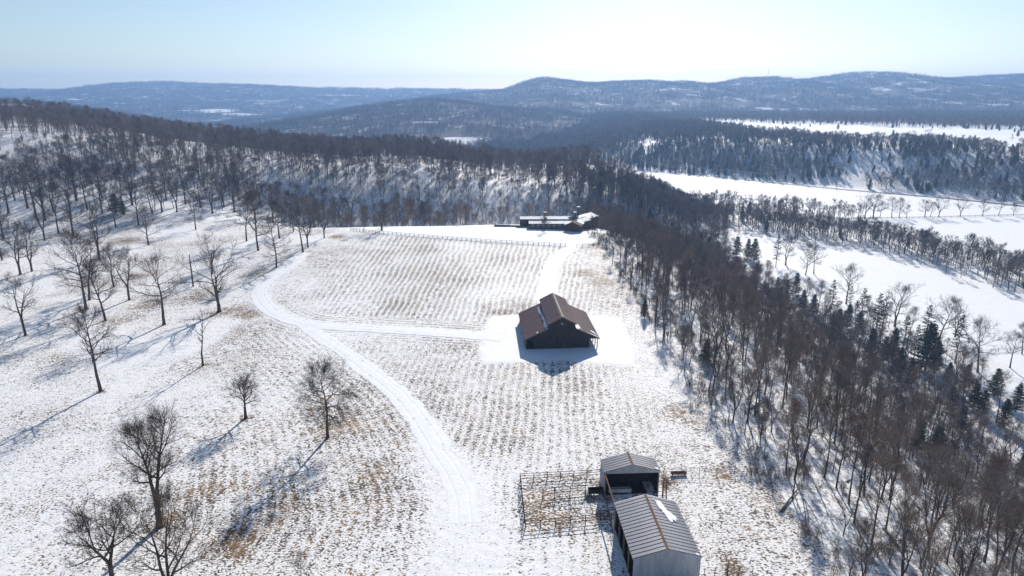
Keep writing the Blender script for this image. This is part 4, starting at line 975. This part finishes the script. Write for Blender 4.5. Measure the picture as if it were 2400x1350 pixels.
# dead snag
b = P(453, 671); h = top_z(b, 596); mb = MB(); mb.tube([(0, 0, -.3), (0, 0, .3), (.05, 0, h * .4), (-.03, .05, h * .75), (.06, .02, h)], [.36, .27, .23, .2, .12], 9)
sn_ = empty('dead_snag', tuple(b), 0, 'bare limbless dead trunk standing like a pole in the pasture', 'tree'); mb.build('trunk', M['dead'], sn_)
mb = MB(); mb.tube([(.0, 0, h * .7), (.5, .1, h * .78), (.7, .1, h * .86)], [.07, .05, .02], 5); mb.build('stub', M['dead'], sn_)
G1 = 'scattered bare trees at the edge of the pasture wood'; L1 = 'bare tree among the scattered trees thinning out in front of the pasture wood'
SCAT = [(20, 500, 395), (85, 511, 385), (106, 517, 410), (105, 564, 470), (137, 547, 440), (172, 553, 445), (233, 608, 478), (272, 534, 448), (325, 528, 435), (348, 574, 492), (357, 500, 420), (380, 497, 415), (415, 497, 412), (459, 538, 455),
        (498, 501, 412), (550, 497, 415), (578, 565, 455), (605, 587, 462), (655, 559, 475), (710, 591, 492), (722, 580, 492), (760, 558, 488), (688, 543, 455), (48, 644, 525), (75, 636, 532), (210, 703, 575), (267, 673, 582),
        (640, 520, 440), (600, 520, 430), (735, 532, 450), (795, 520, 445), (35, 470, 370), (65, 488, 390), (125, 495, 400), (205, 492, 385), (240, 500, 392), (290, 500, 402), (165, 505, 395), (825, 512, 440), (525, 485, 405), (470, 487, 400), (435, 478, 390), (310, 480, 385), (390, 470, 385),
        (180, 470, 370), (95, 455, 355), (240, 465, 370), (560, 470, 395), (610, 480, 405), (660, 500, 430), (700, 505, 430), (760, 512, 440), (5, 610, 500), (-15, 650, 540), (8, 560, 450)]
OFORM = ['round crowned bare tree', 'bare tree with level limbs', 'two forked bare tree', 'narrow bare tree branched low down', 'three forked small bare tree', 'high crowned bare tree']
for i, (px, py, top) in enumerate(SCAT):
    k = (i * 5 + i // 3) % 6; where = 'beside the start of the farm lane' if px > 560 and py > 540 else ('in the open clump of pasture oaks' if py > 560 else ('on open snow before the pasture wood' if py > 515 else ('at the front edge of the pasture wood' if py > 485 else 'among the first ranks of the pasture wood')))
    stand(px, py, top, OAK[k], 'bare_tree', OFORM[k] + ' ' + where, 'pasture trees: ' + OFORM[k] + ' ' + where, wide=rn.uniform(.85, 1.1))
stand(853, 543, 487, Proto(10, bare_tree(41, 10, .16, .25, .30, 12, sub=7, twigs=6, needles=4), M['twig_red']), 'bare_tree', 'reddish twigged small tree at the end of the yard fence')
stand(895, 540, 478, OAK[2], 'bare_tree', 'wide spreading bare oak at the corner of the house yard', wide=1.5)
stand(1276, 541, 508, Proto(6, bare_tree(42, 6, .16, .12, .50, 14, fork=3, sub=6, twigs=5, needles=3), M['twig']), 'bare_tree', 'small spreading bare tree in front of the long house wing')
for px, top in ((1229, 487), (1238, 488)): stand(px, 524, top, WOOD[1], 'bare_tree', 'thin bare tree rising by the house porch', 'two thin trees by the house porch', wide=.6)
# valley floor trees
for (px, py, top, lab) in [(1888, 645, 575, 'bare tree of a pair in the corner of the valley field'), (1907, 642, 583, 'bare tree of a pair in the corner of the valley field'), (1841, 621, 555, 'single bare tree beside a pine at the valley field corner'), (1983, 712, 628, 'rounded bare oak overlooking the white valley field'),
                           (2097, 765, 672, 'fan shaped bare tree between two pines'), (2198, 812, 702, 'slim bare tree between tall pines at the valley field edge'), (2238, 790, 722, 'bare tree top behind the last tall pine'), (2291, 872, 760, 'dark bushy bare tree on the grass strip in the valley'), (2367, 862, 785, 'small bare tree beside the valley wire fence'), (2395, 830, 765, 'bare tree at the far end of the valley wire fence')]:
    stand(px, py, top, OAK[rn.randrange(6)], 'bare_tree', lab, 'pair of trees in the valley field' if 'pair' in lab else None)
G2 = 'row of trees along the valley fence'
for (px, top) in [(2027, 462), (2046, 458), (2062, 475), (2090, 466), (2107, 468), (2124, 482), (2167, 470), (2180, 476), (2200, 468), (2250, 468), (2303, 470), (2340, 468), (2375, 478)]: stand(px, 512 - (px - 2027) * .02, top, OAK[rn.randrange(6)], 'bare_tree', 'bare tree in the single row along the valley floor fence', G2, wide=1.1)
# conifers
G3 = 'tall pines below the slope'
def cedar_place(px, py):
    if py < 460: return 'on the nose of the wooded hill above the house'
    if px < 1100: return 'behind the yard and pasture'
    if px < 1560: return 'at the field side of the slope wood past the barn'
    if px < 1780: return 'in the wood near the upper end of the valley field'
    if py < 720: return 'poking from the wood beside the white valley field'
    if py < 880: return 'under the tall pines at the valley field'
    if py < 1000: return 'in the wood by the valley grass strip'
    return 'inside the slope wood near the sheds'
for (px, py, top, k, lab) in [(1818, 626, 545, 1, 'layered pine standing alone by the valley field corner'), (1945, 745, 655, 1, 'tall ragged pine beside the rounded oak at the valley field'), (2050, 790, 680, 1, None), (2062, 800, 685, 1, None), (2114, 828, 738, 1, None), (2166, 812, 715, 1, None), (2238, 852, 722, 1, 'tallest slender pine at the end of the pine row'),
                              (1989, 730, 670, 1, None), (2168, 868, 760, 0, 'large dark cedar at the foot of the pine row'), (2090, 840, 770, 0, None), (2040, 835, 770, 0, None), (1864, 690, 640, 0, 'pointed cedar on the skyline of the wood beside the valley field'), (1767, 614, 560, 0, None), (1752, 605, 560, 0, None), (1725, 600, 555, 0, None), (1960, 790, 725, 0, None), (1945, 800, 735, 0, None),
                              (2260, 912, 855, 0, None), (2330, 930, 865, 0, None), (2220, 900, 850, 0, None), (2190, 875, 800, 0, None), (1820, 690, 650, 0, None), (1842, 700, 655, 0, None), (2150, 1060, 985, 0, None), (2190, 1080, 1000, 0, None), (2310, 1160, 1090, 0, None), (2280, 960, 900, 0, None), (2380, 965, 900, 0, None),
                              (1660, 600, 555, 0, None), (1680, 612, 565, 0, None), (1640, 590, 545, 0, None), (1622, 580, 540, 0, None), (1500, 520, 470, 0, None), (1520, 545, 490, 0, None), (1655, 850, 795, 0, 'small cedar at the field edge of the wood'), (1510, 745, 700, 0, None), (960, 505, 468, 0, 'dark cedar in the ravine wood behind the yard'), (990, 504, 470, 0, None),
                              (272, 500, 455, 0, 'dark broad evergreen among the bare pasture trees'), (290, 505, 470, 0, None), (1390, 440, 395, 0, None), (1370, 430, 385, 0, None), (1330, 420, 372, 1, 'single pine on the nose of the wooded hill'), (1295, 415, 380, 0, None), (1405, 450, 405, 0, None), (2360, 1240, 1160, 0, None), (2130, 905, 840, 0, None), (2105, 880, 815, 0, None), (2070, 850, 790, 0, None), (2300, 975, 915, 0, None), (2350, 1000, 935, 0, None), (2010, 790, 730, 0, None), (1985, 770, 712, 0, None), (2225, 965, 905, 0, None), (2250, 1010, 950, 0, None), (2140, 850, 760, 1, None), (2015, 765, 675, 1, None), (1905, 735, 690, 0, None), (1880, 725, 680, 0, None), (2395, 1120, 1050, 0, None)]:
    b = P(px, py); h = top_z(b, top); pr = (PINE if k else CEDAR)[rn.randrange(2)]; h = max(3.5, min(h, 17))
    plant(pr, 'pine_tree' if k else 'cedar_tree', b, h, rn.uniform(0, 6.28), lab or ('tall open pine in the row between wood and valley field' if k else 'dark green cedar ' + cedar_place(px, py)), 'tree', None if lab else (G3 if k else 'cedars ' + cedar_place(px, py)), wide=(1.6 if (px, py) == (272, 500) else rn.uniform(.9, 1.2)))
# ------------------------------------------------------------------ woods: the largest as trees of their own, the rest as one mass
def scatter_pts(x0, x1, y0, y1, sp, dens, seed):
    rg = np.random.RandomState(seed); xs_, ys_ = np.meshgrid(np.arange(x0, x1, sp), np.arange(y0, y1, sp)); X = xs_.ravel() + rg.uniform(-.5, .5, xs_.size) * sp; Y = ys_.ravel() + rg.uniform(-.5, .5, xs_.size) * sp
    k = rg.uniform(0, 1, X.size) < dens(X, Y); return X[k], Y[k]
def in_view(X, Y, Z, m=150):
    px, py, d = project(X, Y, Z); return (d > 5) & (px > -m) & (px < 2400 + m) & (py < 1350 + 2 * m)
HB = np.array(P(1300, 533)[:2])
def slope_d(X, Y):
    e = edge_x(Y); d = sm((X - e) / 2.0) * (1 - .55 * sm((X - e - 78) / 10) - .45 * sm((X - e - 98 - 14 * vnoise(X / 18., Y / 18., 4) + 26 * sm((Y - 255) / 50)) / 9.0)) * (1 - sm((Y - 480) / 40))
    d *= np.clip(0.25 + 1.3 * vnoise(X / 13., Y / 13., 14), 0, 1)
    d = np.where((Y > 290) & (Y < 330) & (X < e + 6), 0, d)
    return d
def back_d(X, Y):
    e = edge_x(Y); d = sm((Y - 322 + 0.10 * np.minimum(X + 60, 0)) / 18.0) * (X < e + 5) * (1 - sm((Y - 560 - .3 * np.maximum(-X - 100, 0)) / 60))
    d = np.where((X > -108) & (Y < 326), 0, d); d = d * (0.30 + 0.70 * sm((Y - 330 - .15 * np.maximum(-X - 80, 0)) / 90))
    d = d * (1 - .42 * sm((Y - 420) / 60))
    return d * (0.30 + 0.95 * vnoise(X / 28., Y / 28., 15)) * (1 - 0.8 * sm((fbm(X / 60., Y / 40., 61, 2) - .56) / .06) * (Y > 360) * (Y < 480))
SX, SY = scatter_pts(30, 190, 42, 520, 4.5, slope_d, 1); BX, BY = scatter_pts(-430, 75, 296, 740, 4.4, back_d, 2)
WX, WY = np.r_[SX, BX], np.r_[SY, BY]; WS = np.r_[np.zeros(len(SX), int), np.ones(len(BX), int)]
WZ = zf(WX, WY); rg = np.random.RandomState(9)
WH = np.where(WS == 0, rg.uniform(6.5, 14.5, WX.size), rg.uniform(9.5, 16.5, WX.size)); WH *= np.where((WS == 0), 0.82 + .18 * sm((WX - edge_x(WY)) / 12.0), 1.0)
ok = in_view(WX, WY, WZ); WX, WY, WZ, WH, WS = WX[ok], WY[ok], WZ[ok], WH[ok], WS[ok]
pxs, pys, dep = project(WX, WY, WZ + WH * .5)
size = WH / dep; size = np.where((pxs > 5) & (pxs < 2395) & (pys < 1345), size, 0)
order = np.argsort(-size); n_ind = 298 - N_BARE
ind = order[:n_ind]; rest = order[n_ind:]
WP = rg.randint(0, 8, WX.size); WH = np.where(WP == 7, WH * .6, WH); WR = rg.uniform(0, 6.28, WX.size)
FORM = ['straight bare tree', 'tall high crowned bare tree', 'twin stemmed bare tree', 'thin reddish twigged tree', 'bushy three stemmed bare tree', 'stout wide crowned bare tree', 'leaning pale barked tree', 'low bushy sapling clump']
for i in ind:
    if WS[i] == 0:
        q = WX[i] - edge_x(WY[i]); row = 'edging' if q < 7 else ('inside' if q < 35 else 'low down in')
        side = 'beside the metal sheds' if WY[i] < 108 else ('between sheds and barn' if WY[i] < 140 else ('beside the brown barn' if WY[i] < 175 else 'beyond the barn'))
        lab = '%s %s the slope wood %s' % (FORM[WP[i]], row, side); grp = 'slope wood: ' + lab
    else: lab = FORM[WP[i]] + ' in the wood rising behind the pasture and house yard'; grp = 'hillside wood: ' + FORM[WP[i]]
    plant(WOOD[WP[i]], 'woodland_tree', (WX[i], WY[i], WZ[i]), WH[i], WR[i], lab, 'tree', grp, wide=1.05)
def gn_scatter(name, X, Y, Z, rot, scl, idx, protos, label, cat='trees'):
    me = bpy.data.meshes.new(name); me.vertices.add(len(X)); me.vertices.foreach_set('co', np.stack([X, Y, Z], -1).astype(np.float32).ravel())
    for nm, v in (('rot', rot), ('scl', scl)): fattr(me, nm, v)
    a = me.attributes.new('idx', 'INT', 'POINT'); a.data.foreach_set('value', np.asarray(idx, np.int32))
    o = bpy.data.objects.new(name, me); COL.objects.link(o)
    pc = bpy.data.collections.new(name + '_kinds')
    for p in protos: pc.objects.link(p)
    ng = bpy.data.node_groups.new(name, 'GeometryNodeTree'); ng.interface.new_socket('Geometry', in_out='INPUT', socket_type='NodeSocketGeometry'); ng.interface.new_socket('Geometry', in_out='OUTPUT', socket_type='NodeSocketGeometry')
    N = ng.nodes; gi = N.new('NodeGroupInput'); go = N.new('NodeGroupOutput'); ip = N.new('GeometryNodeInstanceOnPoints'); ci = N.new('GeometryNodeCollectionInfo')
    ci.inputs['Collection'].default_value = pc; ci.inputs['Separate Children'].default_value = True; ci.inputs['Reset Children'].default_value = True
    def na(nm, ty):
        n = N.new('GeometryNodeInputNamedAttribute'); n.data_type = ty; n.inputs['Name'].default_value = nm; return n.outputs['Attribute']
    cx = N.new('ShaderNodeCombineXYZ'); L = ng.links.new
    L(na('rot', 'FLOAT'), cx.inputs[2]); L(gi.outputs[0], ip.inputs['Points']); L(ci.outputs[0], ip.inputs['Instance']); ip.inputs['Pick Instance'].default_value = True
    L(na('idx', 'INT'), ip.inputs['Instance Index']); L(cx.outputs[0], ip.inputs['Rotation']); L(na('scl', 'FLOAT'), ip.inputs['Scale']); L(ip.outputs[0], go.inputs[0])
    md = o.modifiers.new('scatter', 'NODES'); md.node_group = ng
    return tag(o, label, cat, kind='stuff')
WJ = [p.joined('woodland_kind_%d' % i) for i, p in enumerate(WOOD)]; WHH = np.array([p.h for p in WOOD])
for k, nm, lab in ((0, 'slope_wood', 'dense bare wood covering the slope down to the valley'), (1, 'hillside_wood', 'bare wood on the rise behind pasture and house')):
    r_ = rest[WS[rest] == k]; gn_scatter(nm, WX[r_], WY[r_], WZ[r_] - .1, WR[r_], WH[r_] / WHH[WP[r_]], WP[r_], WJ, lab)
# brush and saplings under the slope wood
SH = []
for i in range(4): V, F = shrub(400 + i, 2.4, 24); SH.append(bpy.data.objects.new('brush_kind_%d' % i, raw_mesh('brush_kind', V, F, [M['twig_red'] if i % 2 else M['twig']])))
bx, by = scatter_pts(30, 150, 42, 420, 3.0, lambda X, Y: np.clip(0.6 * slope_d(X, Y) + 0.55 * np.exp(-((X - edge_x(Y) - 2.5) / 2.5) ** 2) * (vnoise(X / 6, Y / 6, 3) > .45) * np.where((Y > 288) & (Y < 335), 0, 1), 0, 1), 5)
gn_scatter('understory_brush', bx, by, zf(bx, by), rg.uniform(0, 6.28, bx.size), rg.uniform(.5, 1.35, bx.size), rg.randint(0, 4, bx.size), SH, 'tangled brown brush and saplings under the slope wood', 'brush')
bx, by = scatter_pts(-420, 70, 318, 500, 4.2, lambda X, Y: np.clip(.30 * back_d(X, Y), 0, 1), 6); k_ = in_view(bx, by, zf(bx, by), 60); bx, by = bx[k_], by[k_]
gn_scatter('hillside_brush', bx, by, zf(bx, by), rg.uniform(0, 6.28, bx.size), rg.uniform(.5, 1.5, bx.size), rg.randint(0, 4, bx.size), SH, 'low brown scrub under the wood on the rise', 'brush')
for i, (pa, pb, lab) in enumerate((((1985, 1130), (2105, 1085), 'long fallen trunk lying across the slope wood beside the sheds'), ((1830, 1200), (1870, 1150), 'fallen branch at the wood edge below the open shed'), ((2070, 1240), (2110, 1290), 'fallen log low in the slope wood near the long shed'), ((1760, 960), (1800, 930), 'fallen trunk at the wood edge between barn and sheds'))):
    a, b = P(*pa), P(*pb); v = b - a; mb = MB(); mb.tube([(0, 0, .1), tuple(v * .5 + np.array([0, 0, .35])), tuple(v + np.array([0, 0, .25]))], [.17, .13, .05], 7)
    for k in range(5):
        q = v * (.45 + .1 * k) + np.array([0, 0, .3]); mb.tube([tuple(q), tuple(q + np.array([(-1) ** k * .5, .4, .5])), tuple(q + np.array([(-1) ** k * .9, .6, 1.0]))], [.04, .025, .01], 4)
    o = mb.build('fallen_trunk', M['dead']); o.location = a; tag(o, lab, 'fallen tree')
# ------------------------------------------------------------------ cheaper trees for farther woods
MIDT = []
for i in range(6):
    kw = dict(seed=500 + i, h=13, r=.2, clear=.30, spread=.30, limbs=11, sub=5, twigs=6, needles=2, low=1.0, topup=.35, tw=.11, fork=(0, 2, 0, 3, 0, 2)[i])
    MIDT.append(Proto(13, bare_tree(**kw), M['twig']).joined('far_tree_kind_%d' % i))
MIDC = [Proto(9, conifer(520, 9, 2.4, .08, .16, 7, .6, .1, 0, 1.7), M['needle']).joined('far_tree_kind_6')]
def far_wood(name, x0, x1, y0, y1, sp, dens, seed, label, zfun=zf, hlo=8.0, hhi=13.5, ced=.08):
    X, Y = scatter_pts(x0, x1, y0, y1, sp, dens, seed); Z = zfun(X, Y); k = in_view(X, Y, Z, 250); X, Y, Z = X[k], Y[k], Z[k]
    rg = np.random.RandomState(seed); n = X.size; idx = rg.randint(0, 6, n); c = rg.uniform(0, 1, n) < ced * (.3 + 1.6 * vnoise(X / 60, Y / 60, 8)); idx = np.where(c, 6, idx); h = np.where(c, rg.uniform(.5, 1.1, n), rg.uniform(hlo, hhi, n) / 13.0)
    gn_scatter(name, X, Y, Z - .1, rg.uniform(0, 6.28, n), h, idx, MIDT + MIDC, label); return n
CREEK = [np.array(p) for p in W([(1500, 478), (1620, 500), (1740, 522), (1880, 545), (2020, 566), (2160, 592), (2300, 628), (2450, 672)])]
def creek_d(X, Y):
    d = seg_dist(X, Y, CREEK); return np.clip(1.25 - d / (19 + 14 * vnoise(X / 40., Y / 40., 2)), 0, 1) * (.5 + .6 * vnoise(X / 15., Y / 15., 6))
far_wood('creek_wood', 60, 480, 150, 640, 3.9, creek_d, 21, 'belt of bare trees along the creek across the valley floor', ced=.03)
CREEK2 = [np.array(p) for p in W([(1420, 448), (1520, 462), (1660, 485), (1800, 500), (1960, 514)])]
far_wood('creek_thicket', 40, 400, 350, 720, 4.3, lambda X, Y: np.clip(1.1 - seg_dist(X, Y, CREEK2) / (10 + 14 * vnoise(X / 40., Y / 40., 2)), 0, 1) * .8, 22, 'second belt of thin trees beside the long valley field', ced=.03)
def bluff_den(X, Y):
    d = bluff_d(X, Y); k = sm((d - 8) / 8.0) * (1 - sm((d - 135 - 50 * vnoise(X / 50., Y / 50., 7) - 1500 * sm((380 - X) / 120)) / 25.0)) * sm((X + 80) / 60)
    hole = sm((fbm(X / 45., Y / 45., 91, 3) - .55) / .05); return k * (1 - .85 * hole) * (.5 + .7 * vnoise(X / 22., Y / 22., 12))
far_wood('bluff_wood', -60, 1000, 480, 1850, 4.5, bluff_den, 23, 'dark wood of bare trees and cedars covering the bluff', ced=.22)
def top_den(X, Y):
    d = bluff_d(X, Y); k = sm((d - 160) / 40) * (1 - sm((d - 620) / 60)); return k * (.012 + .05 * sm((vnoise(X / 70., Y / 40., 33) - .62) / .2) + .7 * sm((X - 720 + .1 * d) / 150) * sm((d - 420) / 80) * vnoise(X / 30., Y / 30., 4) ** 2) * (X > 40)
far_wood('plateau_trees', 0, 1500, 600, 1900, 9.0, top_den, 24, 'scattered dark trees on the white field above the bluff', ced=.5)
far_wood('valley_edge_wood', -700, 1500, 760, 1950, 8.0, lambda X, Y: sm((Y - 800 - .4 * np.maximum(X, 0)) / 80) * (bluff_d(X, Y) < 30) * (.75) + .85 * (bluff_d(X, Y) > 610) * (X > -50) * sm((bluff_d(X, Y) - 610) / 60), 25, 'blue hazy wood filling the valley beyond the hill', ced=.05)
# groves for the hills
def grove(seed, n, rad, w_):
    rnd = random.Random(seed); V, F = [], []
    for i in range(n):
        a = rnd.uniform(0, 6.28); q = rad * math.sqrt(rnd.random()); o_ = Vector((q * math.cos(a), q * math.sin(a), 0)); h = rnd.uniform(8, 13.5)
        tube(V, F, [o_ + Vector((0, 0, -1)), o_ + Vector((rnd.gauss(0, .3), rnd.gauss(0, .3), h * .8))], [.22 * w_, .1 * w_], 3)
        for k in range(34):
            t = rnd.uniform(.3, .95); b_ = rnd.uniform(0, 6.28); el = rnd.uniform(.2, 1.3); needle(V, F, o_ + Vector((0, 0, h * t)) + Vector((rnd.gauss(0, .9), rnd.gauss(0, .9), 0)), Vector((math.cos(b_) * math.cos(el), math.sin(b_) * math.cos(el), math.sin(el))), rnd.uniform(1.5, 3.6) * (1.25 - t), .26 * w_, rnd)
    return V, F
GR = []
for i in range(5): V, F = grove(600 + i, 16, 19, 1.0); GR.append(bpy.data.objects.new('grove_kind_%d' % i, raw_mesh('grove_kind', V, F, [M['twig']])))
for q, (o, hz, of, ya, yb, xa, xb) in enumerate(HILLS):
    sp = (25, 22, 34, 22)[q]
    X, Y = scatter_pts(xa, xb, ya, yb, sp, lambda X, Y: np.where(of(X, Y) > .45, 0.02, .95 - .8 * sm((fbm(X / 140., Y / 55., 71 + q, 4) - .57) / .05)), 30 + q); Z = hz(X, Y)
    k = in_view(X, Y, Z, 200) & (Z > ground_z(X, Y) - 3); X, Y, Z = X[k], Y[k], Z[k]; rg = np.random.RandomState(q)
    gn_scatter(('ridge_wood', 'spur_wood', 'plateau_wood', 'shoulder_wood')[q], X, Y, Z, rg.uniform(0, 6.28, X.size), rg.uniform(.8, 1.15, X.size) * (1, 1, 1.3, 1)[q], rg.randint(0, 5, X.size), GR, ('bare wood covering the long far ridge', 'bare wood covering the low spur', 'hazy wood covering the far flat topped plateau', 'dark wood on the near hill shoulder')[q])
# ------------------------------------------------------------------ power line along the valley road, mast on the ridge
POLES = [P(x, y) for x, y in ((1508, 398), (1614, 410), (1720, 421), (1825, 431), (1960, 445))]
for i, b in enumerate(POLES):
    t = empty('utility_pole', tuple(b), R(-42), 'wooden utility pole beside the road under the bluff', 'utility pole', 'poles along the valley road')
    mb = MB(); mb.tube([(0, 0, -.5), (0, 0, 11)], [.2, .14], 6); mb.build('pole', M['dead'], t)
    mb = MB(); mb.box(-1.1, 1.1, -.08, .08, 10.2, 10.4); mb.build('crossarm', M['dead'], t)
a0 = POLES[0]; mb = MB()
for dz in (10.5, 9.2):
    for a, b in zip(POLES[:-1], POLES[1:]): mb.tube([tuple(a + (b - a) * k / 6 - a0 + np.array([0, 0, dz - 1.2 * 4 * (k / 6) * (1 - k / 6)])) for k in range(7)], .045, 3)
o = mb.build('power_line', M['white']); o.location = a0; tag(o, 'pair of sagging wires strung between the utility poles', 'power line')
x, z = at_y(1800, 178, 3000); t = empty('radio_mast', (x, 3000, float(HILLS[0][1](x, 3000.0))), 0, 'thin radio mast on top of the long ridge', 'mast')
mb = MB(); mb.tube([(0, 0, -2), (0, 0, 36)], [1.0, .6], 4); mb.build('mast_tower', M['dead'], t); mb = MB(); mb.tube([(0, 0, 36), (0, 0, 40)], [.35, .2], 4); mb.build('antenna', M['dead'], t)
# ------------------------------------------------------------------ winter haze: one closed box of air round everything
def haze():
    mb = MB(); mb.box(-5450, 5450, -700, 5450, -105, 205)
    m = bpy.data.materials.new('haze_air'); m.use_nodes = True; nt = m.node_tree; nt.nodes.clear()
    o = nt.nodes.new('ShaderNodeOutputMaterial'); v = nt.nodes.new('ShaderNodeVolumePrincipled')
    v.inputs['Color'].default_value = (0.31, 0.55, 1.0, 1); v.inputs['Density'].default_value = HAZE_D; v.inputs['Anisotropy'].default_value = 0.3
    nt.links.new(v.outputs[0], o.inputs['Volume'])
    h = mb.build('haze', m); tag(h, 'thin blue winter haze filling the air over the valley', 'haze', kind='stuff')
HAZE_D = 2.0e-4
haze()
